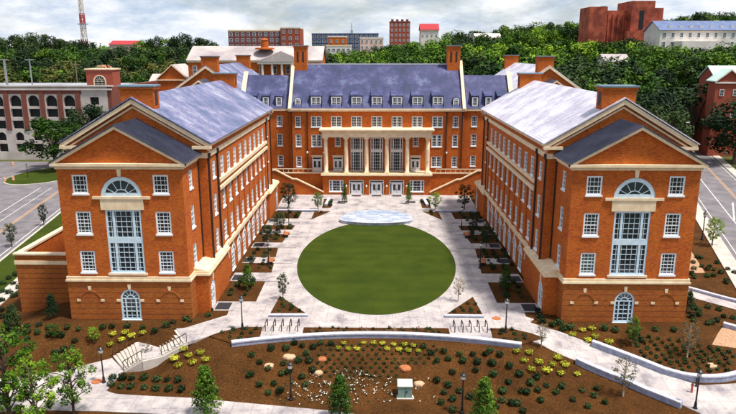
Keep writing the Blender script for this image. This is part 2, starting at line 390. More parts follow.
def resample(pts, n):
    pts = [Vector(q) for q in pts]; L = [0]
    for a, b in zip(pts, pts[1:]): L.append(L[-1] + (b - a).length)
    out = []
    for i in range(n + 1):
        t = L[-1] * i / n; j = max(k for k in range(len(L)) if L[k] <= t + 1e-9); j = min(j, len(pts) - 2)
        out.append(pts[j].lerp(pts[j + 1], cl((t - L[j]) / max(1e-9, L[j + 1] - L[j]))))
    return out
def strip(name, ea, eb, mat, lift=0.06, n=40, m=6, skirt=0.2, hz=None):
    A, B = resample([(q[0], q[1], 0) for q in ea], n), resample([(q[0], q[1], 0) for q in eb], n)
    mb = MB(); hz = hz or h
    P = [[(lambda q: (q.x, q.y, hz(q.x, q.y) + lift))(a.lerp(b, j / m)) for j in range(m + 1)] for a, b in zip(A, B)]
    i0 = 0
    for row in P: mb.v += row
    k = m + 1
    for i in range(n):
        for j in range(m): mb.f.append((i * k + j, i * k + j + 1, (i + 1) * k + j + 1, (i + 1) * k + j)); mb.mi.append(0)
    def sk(seq):
        for a, b in zip(seq, seq[1:]): mb.face([a, b, (b[0], b[1], b[2] - skirt), (a[0], a[1], a[2] - skirt)])
    sk([r[0] for r in P]); sk([r[-1] for r in P]); sk(P[0]); sk(P[-1])
    return struct(part(mb, name, mat))
def slab(name, poly, z, mat, th=0.12):
    mb = MB().prism([(q[0], q[1], z) for q in poly], (0, 0, -th)); return struct(part(mb, name, mat))
P2 = lambda *pp: [pix(u, v) for u, v in pp]
Z0 = lambda *pp: [pixz(u, v, 0.08) for u, v in pp]
mir = lambda poly: [(-q[0], q[1]) for q in poly]

# courtyard paving
arc = [(x, wall_arc(x) + 0.25) for x in [14.2 - 28.4 * i / 28 for i in range(29)]]
left_exit = [tuple(q[:2]) for q in Z0((231, 343), (210, 335.4), (187, 342.2), (175, 327.2), (210, 318.8))]
right_exit = [(-q[0], q[1]) for q in reversed(left_exit)]
re_ = [tuple(q[:2]) for q in Z0((530, 322), (521, 338), (513, 343))]
slab('courtyard_paving', re_[::-1][::-1] and ([(18.6, 127.9), (18.6, 67.5)] + re_ + arc + left_exit + [(-18.6, 67.5), (-18.6, 127.9)]), 0.05, 'concrete', 0.3)
slab('lawn', [(10.9 * math.cos(2 * math.pi * i / 96), 86.5 + 20.0 * math.sin(2 * math.pi * i / 96)) for i in range(96)], 0.09, 'lawn')
# mulch beds of the courtyard (mirrored to both sides)
beds = {
 'a': Z0((221.6, 281), (265.8, 280.2), (256, 301.2), (217, 301.2)),
 'b': Z0((247, 248), (278, 248), (271.5, 272.3), (228, 272.3)),
 'c': Z0((266, 225.3), (295, 225.3), (282, 242.7), (252, 242.7)),
 'd': Z0((279, 211), (302.5, 211), (297.4, 220), (270, 220)),
 'e': Z0((314.6, 211.6), (330.4, 211.2), (311, 219.4)),
 'g': Z0((280, 296), (307.6, 314.5), (269.6, 314.5)),
 'i': Z0((324, 199), (333, 199), (331, 207.5), (322, 208)),
}
for k in 'abcd':
    q = beds[k]; q[0].x = q[3].x = -18.9
bed_polys = []
for k, q in beds.items():
    w = [(a.x, a.y) for a in q]
    for poly in (w, mir(w)): slab('planting_bed', poly, 0.11, 'mulch'); bed_polys.append((k, poly))
lampbed = [(q.x, q.y) for q in Z0((262.4, 327), (259.5, 338.5), (231, 343), (209, 336), (222, 331.5), (242.4, 327))]
for poly in (lampbed, mir(lampbed)): slab('planting_bed', poly, 0.10, 'mulch'); bed_polys.append(('h', poly))
pb = [(q.x, q.y) for q in Z0((168, 329), (214, 309), (229, 310), (227, 314.7), (185, 327.5))]
for poly in (pb, mir(pb)): slab('planting_bed', poly, 0.10, 'mulch'); bed_polys.append(('p', poly))
cs = [(x, wall_arc(x) + 0.9) for x in [-7.6 + 15.2 * i / 16 for i in range(17)]] + [(7.6, 63.0), (-7.6, 63.0)]
slab('planting_bed', cs, 0.10, 'mulch'); bed_polys.append(('s', cs))

# outer paths
la = P2((-60, 384), (0, 379), (57, 372.5), (81, 366.5), (112, 358.5), (113, 366), (100, 381), (100, 388), (113, 394), (160, 397), (193, 398.4), (330, 411), (420, 424))
strip('front_path', la[:5], P2((-60, 420), (0, 412), (40, 411), (90, 410), (124, 371)), 'concrete', n=40, m=8)
strip('front_path', la[7:], P2((60, 411), (100, 411.5), (145, 413.5), (250, 424), (340, 436), (430, 448)), 'concrete', lift=0.052, n=40, m=4)
strip('ramp_path', Z0((528, 321.5))+P2((545, 328), (592, 344.8), (640, 363), (680, 380), (700, 386), (736, 384), (790, 378)), Z0((519, 337.5))+P2((548, 349), (577, 361.5), (625, 382), (681, 405), (700, 414), (736, 432), (790, 450)), 'concrete', lift=0.07, n=60, m=6)
strip('side_path', P2((684, 287.5), (736, 302), (790, 318)), P2((684, 296), (736, 310), (790, 327)), 'concrete')

# left street
lk = lambda y: -58 - (y - 94) * 0.174
strip('street', [(lk(y), y) for y in (40, 70, 100, 140, 180, 240, 330, 420)], [(lk(y) - 12.6, y) for y in (40, 70, 100, 140, 180, 240, 330, 420)], 'asphalt', lift=0.05, n=80, m=6)
strip('sidewalk', [(lk(y) + 5.6, y) for y in (50, 90, 140, 200)], [(lk(y) + 8.0, y) for y in (50, 90, 140, 200)], 'sidewalk', lift=0.12, n=40, m=2)
strip('kerb', [(lk(y) + 0.02, y) for y in (40, 100, 200)], [(lk(y) + 0.4, y) for y in (40, 100, 200)], 'sidewalk', lift=0.17, n=60, m=1, skirt=0.4)
strip('grass_verge', [(lk(y) + 0.41, y) for y in (40, 100, 200)], [(lk(y) + 5.59, y) for y in (40, 100, 200)], 'lawn', lift=0.11, n=60, m=3)
for off, w, mt in ((-6.1, 0.16, 'paint_yellow'), (-6.5, 0.16, 'paint_yellow'), (-0.8, 0.15, 'paint_white'), (-11.8, 0.15, 'paint_white'), (-9.2, 0.12, 'paint_white')):
    strip('lane_marking', [(lk(y) + off, y) for y in (60, 100, 148)], [(lk(y) + off - w, y) for y in (60, 100, 148)], mt, lift=0.066, n=40, m=1, skirt=0.01)
ic = pix(41, 176)
slab('street', [(-160, 150), (lk(118) - 12.4, 118), (lk(150) - 12.4, 150), (lk(184) - 12.4, 184), (-160, 186.5)], -2.94, 'asphalt', 0.2)
slab('grass_island', [(ic.x + 7.6 * math.cos(a) * (1.2 if math.cos(a) > 0 else 0.9), ic.y + 11.5 * math.sin(a)) for a in [2 * math.pi * i / 32 for i in range(32)]], -2.82, 'lawn', 0.2)
slab('kerb', [(ic.x + 7.9 * math.cos(a) * (1.2 if math.cos(a) > 0 else 0.9), ic.y + 11.9 * math.sin(a)) for a in [2 * math.pi * i / 32 for i in range(32)]], -2.85, 'sidewalk', 0.2)
# right street
yy = (40, 70, 100, 140, 190, 250, 330, 420)
strip('street', [(xr_left(y), y) for y in yy], [(xr_right(y), y) for y in yy], 'asphalt', lift=0.05, n=90, m=6)
strip('sidewalk', [(xr_left(y) - 2.3, y) for y in yy[:6]], [(xr_left(y) - 0.02, y) for y in yy[:6]], 'sidewalk', lift=0.15, n=70, m=2, skirt=0.4)
strip('sidewalk', [(xr_right(y) + 0.02, y) for y in yy[:6]], [(xr_right(y) + 2.0, y) for y in yy[:6]], 'sidewalk', lift=0.15, n=70, m=2, skirt=0.4)
for off, w, mt in ((4.2, 0.18, 'paint_white'), (8.2, 0.16, 'paint_yellow'), (8.6, 0.16, 'paint_yellow'), (0.7, 0.14, 'paint_white'), (12.3, 0.14, 'paint_white')):
    strip('lane_marking', [(xr_left(y) + off, y) for y in (70, 150, 230)], [(xr_left(y) + off + w, y) for y in (70, 150, 230)], mt, lift=0.066, n=70, m=1, skirt=0.01)
strip('lane_marking', [(xr_left(112) + 4.3, 112), (xr_left(126) + 6.8, 126)], [(xr_left(112) + 4.6, 112), (xr_left(126) + 7.1, 126)], 'paint_white', lift=0.07, n=10, m=1, skirt=0.01)
# straw erosion patches
strip('straw_patch', P2((689, 248), (705, 273)), P2((672, 262), (676, 272)), 'straw', lift=0.05, n=10, m=6)
strip('straw_patch', P2((722, 328), (712, 345)), P2((760, 336), (760, 352)), 'straw', lift=0.05, n=8, m=8)

# ------------------------------------------------------------------ wall builder
class Wall:
    """flat wall in the plane org + u*ud + z*Z; nd points outwards; openings are real holes with reveals"""
    def __init__(s, org, ud, nd): s.o, s.u, s.n = Vector(org), Vector(ud), Vector(nd)
    def P(s, u, z, d=0.0): return s.o + s.u * u + Vector((0, 0, z)) - s.n * d
    def fill(s, mb, U0, U1, Z0_, Z1, ops, depth=0.24):
        us = sorted({U0, U1} | {c for o in ops for c in (o[0] - o[1] / 2, o[0] + o[1] / 2)})
        zs = sorted({Z0_, Z1} | {c for o in ops for c in (o[2], o[3])})
        for a, b in zip(us, us[1:]):
            run = None
            for c, d in zip(zs, zs[1:]):
                mu, mz = (a + b) / 2, (c + d) / 2
                hole = any(abs(mu - o[0]) < o[1] / 2 and o[2] < mz < o[3] for o in ops)
                if hole:
                    if run: mb.face([s.P(a, run[0]), s.P(b, run[0]), s.P(b, run[1]), s.P(a, run[1])]); run = None
                else: run = (run[0], d) if run else (c, d)
            if run: mb.face([s.P(a, run[0]), s.P(b, run[0]), s.P(b, run[1]), s.P(a, run[1])])
        for o in ops:
            uc, w, z0, z1 = o[:4]; a, b = uc - w / 2, uc + w / 2; arch = len(o) > 4 and o[4]
            zt = z1 - w / 2 if arch else z1
            mb.face([s.P(a, z0), s.P(a, zt), s.P(a, zt, depth), s.P(a, z0, depth)]); mb.face([s.P(b, z0), s.P(b, z0, depth), s.P(b, zt, depth), s.P(b, zt)])
            mb.face([s.P(a, z0), s.P(a, z0, depth), s.P(b, z0, depth), s.P(b, z0)])
            if arch:
                k = 12; pts = [(uc + w / 2 * math.cos(math.pi * i / k), zt + w / 2 * math.sin(math.pi * i / k)) for i in range(k + 1)]
                for (u0, c0), (u1, c1) in zip(pts, pts[1:]):
                    mb.face([s.P(u0, c0), s.P(u1, c1), s.P(u1, z1), s.P(u0, z1)])
                    mb.face([s.P(u0, c0), s.P(u0, c0, depth), s.P(u1, c1, depth), s.P(u1, c1)])
            else: mb.face([s.P(a, zt), s.P(b, zt), s.P(b, zt, depth), s.P(a, zt, depth)])
    def rz(s): return math.atan2(s.n.x, -s.n.y)

# ------------------------------------------------------------------ windows and doors (local: x across, -y outwards, z up)
WC = {}
def ring(mb, w, hh, t, y0, y1):
    mb.box(-w / 2, -w / 2 + t, y0, y1, 0, hh); mb.box(w / 2 - t, w / 2, y0, y1, 0, hh)
    mb.box(-w / 2 + t, w / 2 - t, y0, y1, 0, t); mb.box(-w / 2 + t, w / 2 - t, y0, y1, hh - t, hh)
def win_meshes(w, hh, cols, rows, arch=False, mat='white_paint', t=0.13, mull=(), transom=(), sillw=0.12, glass='glass'):
    key = (w, hh, cols, rows, arch, mat, t, mull, transom, sillw, glass)
    if key in WC: return WC[key]
    mb = MB(); y0, y1 = 0.05, 0.17
    if arch:
        rad = w / 2; zt = hh - rad; k = 14
        mb.box(-w / 2, -w / 2 + t, y0, y1, 0, zt); mb.box(w / 2 - t, w / 2, y0, y1, 0, zt); mb.box(-w / 2 + t, w / 2 - t, y0, y1, 0, t)
        for i in range(k):
            a, b = math.pi * i / k, math.pi * (i + 1) / k
            q = [(r * math.cos(x), zt + r * math.sin(x)) for r, x in ((rad, a), (rad, b), (rad - t, b), (rad - t, a))]
            mb.hexa([(x, y1, z) for x, z in q], [(x, y0, z) for x, z in q])
        if hh > w * 0.7: mb.box(-w / 2 + t, w / 2 - t, y0 + 0.02, y1, zt - 0.05, zt + 0.05)
        for i in range(1, 6):
            a = math.pi * i / 6; mb.bar((0.35 * rad * math.cos(a), 0.115, zt + 0.35 * rad * math.sin(a)), ((rad - t) * math.cos(a), 0.115, zt + (rad - t) * math.sin(a)), 0.06, 0.06)
        for i in range(8):
            a, b = math.pi * i / 8, math.pi * (i + 1) / 8; r = 0.36 * rad
            mb.bar((r * math.cos(a), 0.115, zt + r * math.sin(a)), (r * math.cos(b), 0.115, zt + r * math.sin(b)), 0.09, 0.07)
        top = zt
    else: ring(mb, w, hh, t, y0, y1); top = hh - t
    if top > t * 2:
        for i in range(1, cols):
            x = -w / 2 + w * i / cols; mb.box(x - 0.02, x + 0.02, 0.09, 0.14, t, top)
        for i in range(1, rows):
            z = top * i / rows; tk = 0.045 if i == rows // 2 else 0.02; mb.box(-w / 2 + t, w / 2 - t, 0.085, 0.145, z - tk, z + tk)
    for x, tw in mull: mb.box(x - tw / 2, x + tw / 2, 0.06, 0.16, t * 0.9, top)
    for z0, z1 in transom: mb.box(-w / 2 + t * 0.9, w / 2 - t * 0.9, 0.055, 0.165, z0, z1)
    fr = mb.mesh('window', mat)
    g = MB()
    if arch:
        pts = [(-w / 2 + 0.05, 0.05)] + [(w / 2 - 0.05, 0.05)] + [((w / 2 - .05) * math.cos(math.pi * i / 14), hh - w / 2 + (w / 2 - .05) * math.sin(math.pi * i / 14)) for i in range(15)]
        if hh < w * 0.7: pts = pts[2:]
        g.face([(x, 0.15, z) for x, z in pts])
    else: g.face([(-w / 2 + .05, 0.15, .05), (w / 2 - .05, 0.15, .05), (w / 2 - .05, 0.15, hh - .05), (-w / 2 + .05, 0.15, hh - .05)])
    gm = g.mesh('pane', glass)
    sm_ = MB().box(-w / 2 - sillw, w / 2 + sillw, -0.10, 0.06, -0.16, 0.012).mesh('sill', mat if sillw > 0.05 else mat) if sillw else None
    WC[key] = (fr, gm, sm_); return WC[key]
def window(root, wall, uc, z0, w, hh, cols=3, rows=4, **kw):
    fr, gm, sl = win_meshes(w, hh, cols, rows, **kw)
    p = wall.P(uc, z0) - org_of(root)
    o = link('window', fr, root, p, wall.rz()); link('pane', gm, o)
    if sl: link('sill', sl, o)
    return o
def door(root, wall, uc, z0, w=2.0, hh=2.9, side=0.45, name='door'):
    key = ('door', w, hh, side)
    if key not in WC:
        mb = MB(); ring(mb, w + 2 * side, hh, 0.13, 0.04, 0.17)
        if side:
            for s in (-1, 1): mb.box(s * w / 2 - 0.07, s * w / 2 + 0.07, 0.05, 0.17, 0, hh - 0.55)
        mb.box(-w / 2 - side, w / 2 + side, 0.045, 0.165, hh - 0.62, hh - 0.45)
        for s in (-1, 1):            # two leaves with a glazed upper half
            a, b = sorted((s * 0.02, s * (w / 2 - 0.06)))
            mb.box(a, b, 0.09, 0.14, 0.02, 0.85); mb.box(a, b, 0.09, 0.14, hh - 0.85, hh - 0.63)
            mb.box(a, a + 0.2, 0.09, 0.14, 0.85, hh - 0.85); mb.box(b - 0.2, b, 0.09, 0.14, 0.85, hh - 0.85)
        g = MB(); W2 = w / 2 + side - 0.05; g.face([(-W2, 0.15, 0.03), (W2, 0.15, 0.03), (W2, 0.15, hh - 0.05), (-W2, 0.15, hh - 0.05)])
        hd = MB()
        for s in (-1, 1): hd.box(s * 0.12 - 0.02, s * 0.12 + 0.02, 0.03, 0.09, 0.9, 1.3)
        WC[key] = (mb.mesh('door', 'white_paint'), g.mesh('pane', 'glass'), hd.mesh('handle', 'black_iron'))
    a, b, c = WC[key]
    o = link(name, a, root, wall.P(uc, z0) - org_of(root), wall.rz()); link('pane', b, o); link('handle', c, o); return o
def wall_lantern(wall, uc, z, label, group):
    p = wall.P(uc, z) + wall.n * 0.004
    o = thing('wall_lantern', p, label, 'lantern', group, wall.rz())
    link('bracket', MB().box(-0.05, 0.05, -0.22, 0, 0.25, 0.33).box(-0.09, 0.09, -0.05, 0.0, 0.0, 0.34).mesh('bracket', 'black_iron'), o)
    link('lamp_glass', MB().lathe([(0.06, -0.30), (0.17, -0.14), (0.17, 0.06), (0.05, 0.2)], 8, (0, -0.24, 0.05)).mesh('lamp_glass', 'lamp_glass'), o)

def kst(mb, wall, uc, z0, z1, wt, wb, d=0.1):   # keystone wedge
    mb.prism([wall.P(uc - wb / 2, z0), wall.P(uc + wb / 2, z0), wall.P(uc + wt / 2, z1), wall.P(uc - wt / 2, z1)], wall.n * d)
def wbox(mb, wall, u0, u1, z0, z1, d0, d1):      # box on a wall: d0..d1 is the distance out from it
    q = [wall.P(u0, z0, -d0), wall.P(u1, z0, -d0), wall.P(u1, z0, -d1), wall.P(u0, z0, -d1)]
    mb.hexa(q, [a + Vector((0, 0, z1 - z0)) for a in q]); return mb

# ------------------------------------------------------------------ the two courtyard wings
def gable_roof(mb, x0, x1, xc, ze, zr, y0, y1, th=0.22):
    for xa in (x0, x1):
        q = [(xa, y0, ze), (xc, y0, zr), (xc, y1, zr), (xa, y1, ze)]
        mb.prism(q, (0, 0, th))
def rake(mb, x0, x1, xc, ze, zr, y, d, w):
    for xa in (x0, x1):
        sl = (zr - ze) / abs(xc - xa)
        mb.prism([(xa, y, ze - w), (xc, y, zr - w), (xc, y, zr), (xa, y, ze)], (0, d, 0))
def wing(s, label, roofmat, rear=False):
    X = lambda a: s * a
    R = thing('campus_wing', (X(26.5), 65, 0), label, 'building', 'brick wings flanking the courtyard')
    pf = lambda mb, nm, mt: part(mb, nm, mt, R)
    # pavilion front
    F = Wall((X(26.5), 65, 0), (1, 0, 0), (0, -1, 0))
    ops = [(-4.2, 1.62, 14.0, 16.0), (4.2, 1.62, 14.0, 16.0), (-4.2, 1.62, 9.65, 12.1), (4.2, 1.62, 9.65, 12.1), (-4.2, 1.62, 5.4, 7.8), (4.2, 1.62, 5.4, 7.8),
           (0, 4.3, 13.65, 15.82, True), (0, 3.75, 5.35, 12.3)]
    mb = MB(); F.fill(mb, -6.5, 6.5, 4.45, 17.0, [o for o in ops])
    pf(mb, 'front_wall', 'brick')
    mb = MB(); FP = Wall((X(26.5), 64.92, 0), (1, 0, 0), (0, -1, 0))
    FP.fill(mb, -6.62, 6.62, -2.2, 4.5, [(0, 2.15, 0.0, 3.5, True)], 0.3)
    FP2 = Wall((X(26.5), 64.92, 0), (1, 0, 0), (0, -1, 0))
    pf(mb, 'podium_wall', 'brick_course')
    for o in ops[:6]:
        bl = s > 0 and o[0] < 0 and o[2] < 6
        window(R, F, o[0], o[2], o[1], o[3] - o[2], 4, 4 if o[3] - o[2] < 2.2 else 6, t=0.17, sillw=0.08, glass='glass_blind' if bl else 'glass')
    window(R, F, 0, 13.65, 4.3, 2.17, 1, 1, arch=True, mat='blue_frame', t=0.42, sillw=0)
    window(R, F, 0, 5.35, 3.75, 6.95, 7, 12, mat='blue_frame', t=0.2, mull=((-1.05, 0.24), (1.05, 0.24)), transom=((3.3, 3.95),), sillw=0.1)
    window(R, FP, 0, 0.0, 2.15, 3.5, 4, 5, arch=True, mat='blue_frame', t=0.2, mull=((-0.55, 0.13), (0.55, 0.13)), sillw=0.06)
    pan = MB(); wbox(pan, F, -2.25, 2.25, 12.3, 13.44, 0.003, 0.09); pf(pan, 'window_panel', 'cream')
    pan = MB(); wbox(pan, F, -3.0, 3.0, 13.45, 13.72, 0.003, 0.16); pf(pan, 'impost_band', 'cream')
    pan = MB(); kst(pan, F, 0, 15.85, 16.6, 0.45, 0.32, 0.14); pf(pan, 'keystone', 'cream')
    pan = MB(); wbox(pan, F, -2.1, 2.1, 5.1, 5.34, 0.003, 0.14); pf(pan, 'window_ledge', 'cream')
    for uc in (-4.3, 0, 4.3):
        st = MB(); kst(st, FP, uc, 3.4 if uc else 3.52, 3.85 if uc else 4.1, 0.36, 0.26, 0.06); pf(st, 'keystone', 'cream')
        for du in (-1.28, 1.28):
            st = MB(); wbox(st, FP, uc + du - 0.2, uc + du + 0.2, 2.12, 2.38, 0.003, 0.06); pf(st, 'impost_block', 'cream')
    for uc in (-4.3, 4.3):            # blind arches in shallow relief
        ar = MB()
        for i in range(10):
            a, b = math.pi * i / 10, math.pi * (i + 1) / 10
            ar.prism([FP.P(uc + r * math.cos(t), 2.1 + r * math.sin(t)) for r, t in ((1.1, a), (1.1, b), (1.28, b), (1.28, a))], FP.n * 0.045)
        pf(ar, 'blind_arch', 'brick_course')
    # podium course and cornice of pavilion
    cb = MB(); cb.box(X(26.5) - 6.75, X(26.5) + 6.75, 64.78, 71, 4.42, 4.62); cb.box(X(26.5) - 6.66, X(26.5) + 6.66, 64.86, 71, 4.62, 4.95)
    pf(cb, 'podium_course', 'cream')
    co = MB(); co.box(X(26.5) - 6.62, X(26.5) + 6.62, 64.88, 70.96, 16.6, 16.95); co.box(X(26.5) - 6.95, X(26.5) + 6.95, 64.55, 70.98, 16.95, 17.22)
    pf(co, 'cornice', 'cream')
    # pavilion side walls
    Si = Wall((X(20), 65, 0), (0, 1, 0), (-s, 0, 0)); mb = MB()
    so = [(2.9, 1.25, 14.0, 16.0), (2.9, 1.25, 9.65, 12.1), (2.9, 1.25, 5.4, 7.8)]
    Si.fill(mb, 0, 6, 4.45, 17.0, so); pf(mb, 'side_wall', 'brick')
    for a in (19.88, 33.12): pf(MB().box(X(a), X(a + (0.1 if a < 25 else -0.1)), 64.93, 70.98, -2.2, 4.42), 'podium_side_wall', 'brick_course')
    for o in so: window(R, Si, o[0], o[2], o[1], o[3] - o[2], 3, 4, t=0.14, sillw=0.08)
    So = Wall((X(33), 65, 0), (0, 1, 0), (s, 0, 0)); mb = MB(); So.fill(mb, 0, 6.2, -2.2, 17.0, so); pf(mb, 'side_wall', 'brick')
    for o in so: window(R, So, o[0], o[2], o[1], o[3] - o[2], 3, 4, t=0.14, sillw=0.08)
    # pavilion gable + roof
    g = MB(); g.prism([(X(26.5) - 6.5, 65.05, 17.2), (X(26.5) + 6.5, 65.05, 17.2), (X(26.5), 65.05, 20.85)], (0, 0.3, 0)); pf(g, 'gable', 'brick')
    rk = MB(); rake(rk, X(26.5) - 6.95, X(26.5) + 6.95, X(26.5), 17.225, 21.05, 64.6, 0.5, 0.32); pf(rk, 'raking_cornice', 'cream')
    rf = MB(); gable_roof(rf, X(26.5) - 7.05, X(26.5) + 7.05, X(26.5), 17.2, 21.08, 64.5, 70.99, 0.1)
    for i in range(26):               # standing seams
        y = 64.6 + i * 0.25
        for e in (-1, 1): rf.prism([(X(26.5) + e * 7.0, y, 17.32), (X(26.5), y, 21.18), (X(26.5), y, 21.24), (X(26.5) + e * 7.0, y, 17.38)], (0, 0.04, 0))
    pf(rf, 'pavilion_roof', 'slate_charcoal')
    # main wing walls
    xc = X(26.75); Y0, Y1 = 71.0, 114.0
    fw = MB(); fw.face([(X(19), Y0, -0.5), (X(34.5), Y0, -0.5), (X(34.5), Y0, 18.4), (X(19), Y0, 18.4)]); fw.face([(X(19), Y0, 18.4), (X(34.5), Y0, 18.4), (xc, Y0, 23.1)])
    fw.face([(X(19), Y1, -0.5), (X(34.5), Y1, -0.5), (X(34.5), Y1, 18.4), (X(19), Y1, 18.4)]); fw.face([(X(19), Y1, 18.4), (X(34.5), Y1, 18.4), (xc, Y1, 23.1)])
    fw.face([(X(34.5), Y0, -3), (X(34.5), Y1, -3), (X(34.5), Y1, 18.4), (X(34.5), Y0, 18.4)])
    pf(fw, 'end_wall', 'brick')
    I = Wall((X(19), 92.5, 0), (0, 1, 0), (-s, 0, 0)); bays = [-14.4 + 3.6 * i for i in range(9)]
    io = []
    for e in (-18.5, 18.5): io += [(e, 1.35, 14.0, 16.0), (e, 1.35, 9.6, 12.05), (e, 1.35, 5.4, 7.85)]
    for b in bays: io += [(b, 1.75, 13.55, 15.95), (b, 1.75, 9.55, 12.05), (b, 1.75, 5.5, 7.85), (b, 2.0, 0.12, 3.4, True)]
    mb = MB(); I.fill(mb, -21.5, 21.5, -0.3, 18.0, io); pf(mb, 'courtyard_wall', 'brick')
    for o in io:
        ar_ = len(o) > 4
        if ar_ and abs(o[0]) in (14.4, 7.2, 0.0): window(R, I, o[0], o[2], o[1], o[3] - o[2], 2, 3, arch=True, mull=((0, 0.3), (-0.75, 0.2), (0.75, 0.2)), transom=((0.0, 0.5),), t=0.16, sillw=0)
        else: window(R, I, o[0], o[2], o[1], o[3] - o[2], 3, 4, arch=ar_, t=0.17, sillw=0.06)
    for b in [-16.2 + 3.6 * i for i in range(10)]:
        w = 0.55
        pl = MB(); wbox(pl, I, b - w, b + w, 4.96, 12.18, 0.003, 0.16); pf(pl, 'pilaster', 'brick')
    for b in bays:
        ks = MB(); kst(ks, I, b, 3.3, 4.1, 0.5, 0.3, 0.12)
        for i in range(10):
            a, c = math.pi * i / 10, math.pi * (i + 1) / 10
            ks.prism([I.P(b + r * math.cos(t), 2.4 + r * math.sin(t)) for r, t in ((1.02, a), (1.02, c), (1.2, c), (1.2, a))], I.n * 0.05)
        pf(ks, 'arch_surround', 'white_paint')
    def band(z0, z1, u0, u1, d, nm='stone_band'):
        b_ = MB(); wbox(b_, I, u0, u1, z0, z1, 0.003, d); return pf(b_, nm, 'cream')
    band(13.08, 13.52, -16.9, 16.9, 0.30); band(12.19, 12.6, -17.05, 17.05, 0.36); band(4.45, 4.95, -17.4, 17.4, 0.36, 'podium_course')
    cc = MB(); wbox(cc, I, -21.6, 21.6, 16.8, 17.35, 0.003, 0.16); pf(cc, 'stone_band', 'cream')
    cc = MB()
    for y in (Y0, Y1):
        e = -1 if y == Y0 else 1
        cc.box(X(18.84), X(20.1), y, y + e * 0.16, 16.79, 17.36); cc.box(X(18.33), X(20.4), y, y + e * 0.57, 17.86, 18.19); cc.box(X(33.2), X(35.15), y, y + e * 0.57, 17.86, 18.19)
    wbox(cc, I, -21.5, 21.5, 17.95, 18.2, 0.003, 0.3); wbox(cc, I, -21.9, 21.9, 18.2, 18.5, 0.0, 0.62)
    pf(cc, 'cornice', 'cream')
    rk = MB(); 
    for y, d in ((Y0 - 0.5, 0.5), (Y1, 0.5)):
        rk = MB(); rake(rk, X(26.75) - 8.35, X(26.75) + 8.35, xc, 18.4, 23.3, y, d, 0.5); pf(rk, 'raking_cornice', 'cream')
        rk = MB(); rake(rk, X(26.75) - 8.2, X(26.75) + 8.2, xc, 17.75, 22.55, y + (0.3 if y < 90 else 0), 0.2, 0.22); pf(rk, 'raking_moulding', 'cream')
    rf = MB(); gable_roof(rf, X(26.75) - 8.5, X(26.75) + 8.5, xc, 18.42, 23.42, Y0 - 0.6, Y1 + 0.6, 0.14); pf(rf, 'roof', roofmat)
    # chimneys
    for y0, y1 in ((70.9, 72.8), (112.2, 114.1)):
        ch = MB(); c0 = X(26.2); ch.box(c0 - 1.8, c0 + 1.8, y0, y1, 20.2, 24.35); ch.box(c0 - 1.95, c0 + 1.95, y0 - 0.13, y1 + 0.13, 24.35, 24.6)
        c = pf(ch, 'chimney', 'brick')
        rc = MB()
        for e in (-1, 1): rc.box(c0 + e * 1.79, c0 + e * 1.82, y0 + 0.5, y1 - 0.5, 22.6, 24.1)
        part(rc, 'recess_shade', 'downpipe', c)  # raised dark sheets, shade of a sunken panel painted as colour
        part(MB().box(c0 - 2.02, c0 + 2.02, y0 - 0.2, y1 + 0.2, 24.6, 24.78), 'cap', 'metal_cap', c)
    # courtyard porches at both ends
    for y0, y1, yd in ((66.85, 76.6, 68.6), (108.4, 118.1, 116.3)):
        J = Wall((X(18.45), 0, 0), (0, 1, 0), (-s, 0, 0)); mb = MB(); J.fill(mb, y0, y1, -0.6, 4.45, [(yd, 2.0, 0.1, 3.4, True)], 0.3)
        for y in (y0, y1): mb.face([(X(18.45), y, -1.2), (X(20.05), y, -1.2), (X(20.05), y, 4.45), (X(18.45), y, 4.45)])
        pf(mb, 'porch_wall', 'brick_course' if False else 'brick')
        window(R, J, yd, 0.1, 2.0, 3.3, 2, 3, arch=True, mull=((0, 0.3), (-0.8, 0.2), (0.8, 0.2)), transom=((0, 0.5),), t=0.16, sillw=0)
        q = MB(); q.box(X(18.2), X(20.02), y0 - 0.22, y1 + 0.2, 4.46, 4.68); q.box(X(18.32), X(20.02), y0 - 0.1, y1 + 0.1, 4.68, 4.9); q.prism([(X(18.36), y0, 4.9), (X(20.0), y0, 4.9), (X(20.0), y0, 5.3)], (0, y1 - y0, 0)); kst(q, J, yd, 3.4, 4.15, 0.5, 0.3, 0.1)
        pf(q, 'porch_cornice', 'cream')
    # downpipes
    for u in (-21.2, -16.85 - 0.35, 16.85 + 0.35, 21.2):
        p_ = I.P(u, 0, -0.16); dp = MB(); dp.bar((p_.x, p_.y, 4.96), (p_.x, p_.y, 17.0), 0.19); dp.box(p_.x - .22, p_.x + .22, p_.y - .2, p_.y + .2, 16.7, 17.3); pf(dp, 'downpipe', 'downpipe')
    p_ = Vector((X(19.95), 70.8, 0)); dp = MB(); dp.bar((p_.x, p_.y, 4.9), (p_.x, p_.y, 16.9), 0.18); pf(dp, 'downpipe', 'downpipe')
    # far pavilion (mirrored end)
    fp = MB(); fp.box(X(20), X(33), 114.02, 120, -0.5, 17); pf(fp, 'far_pavilion_wall', 'brick')
    fr = MB(); gable_roof(fr, X(26.5) - 7.0, X(26.5) + 7.0, X(26.5), 17.02, 20.9, 114.7, 120.4, 0.12); pf(fr, 'pavilion_roof', 'slate_charcoal')
    # mats and lanterns
    for b in (-14.4, -7.2, 0.0, 7.2, 14.4):
        pp = I.P(b, 0, -1.35); solo(MB().box(pp.x - 0.75, pp.x + 0.75, pp.y - 0.95, pp.y + 0.95, 0.135, 0.165), 'doormat', 'mat', (pp.x, pp.y, 0.135), 'dark doormat before an arched courtyard door of the %s wing' % ('blue-roofed' if s < 0 else 'pale-roofed'), 'doormat', 'doormats of the %s wing' % ('blue-roofed' if s < 0 else 'pale-roofed'))
        poly = [(X(18.6), 92.5 + b - 1.3), (X(18.6), 92.5 + b + 1.3), (X(11.6), 92.5 + b + 1.3), (X(11.6), 92.5 + b - 1.3)]
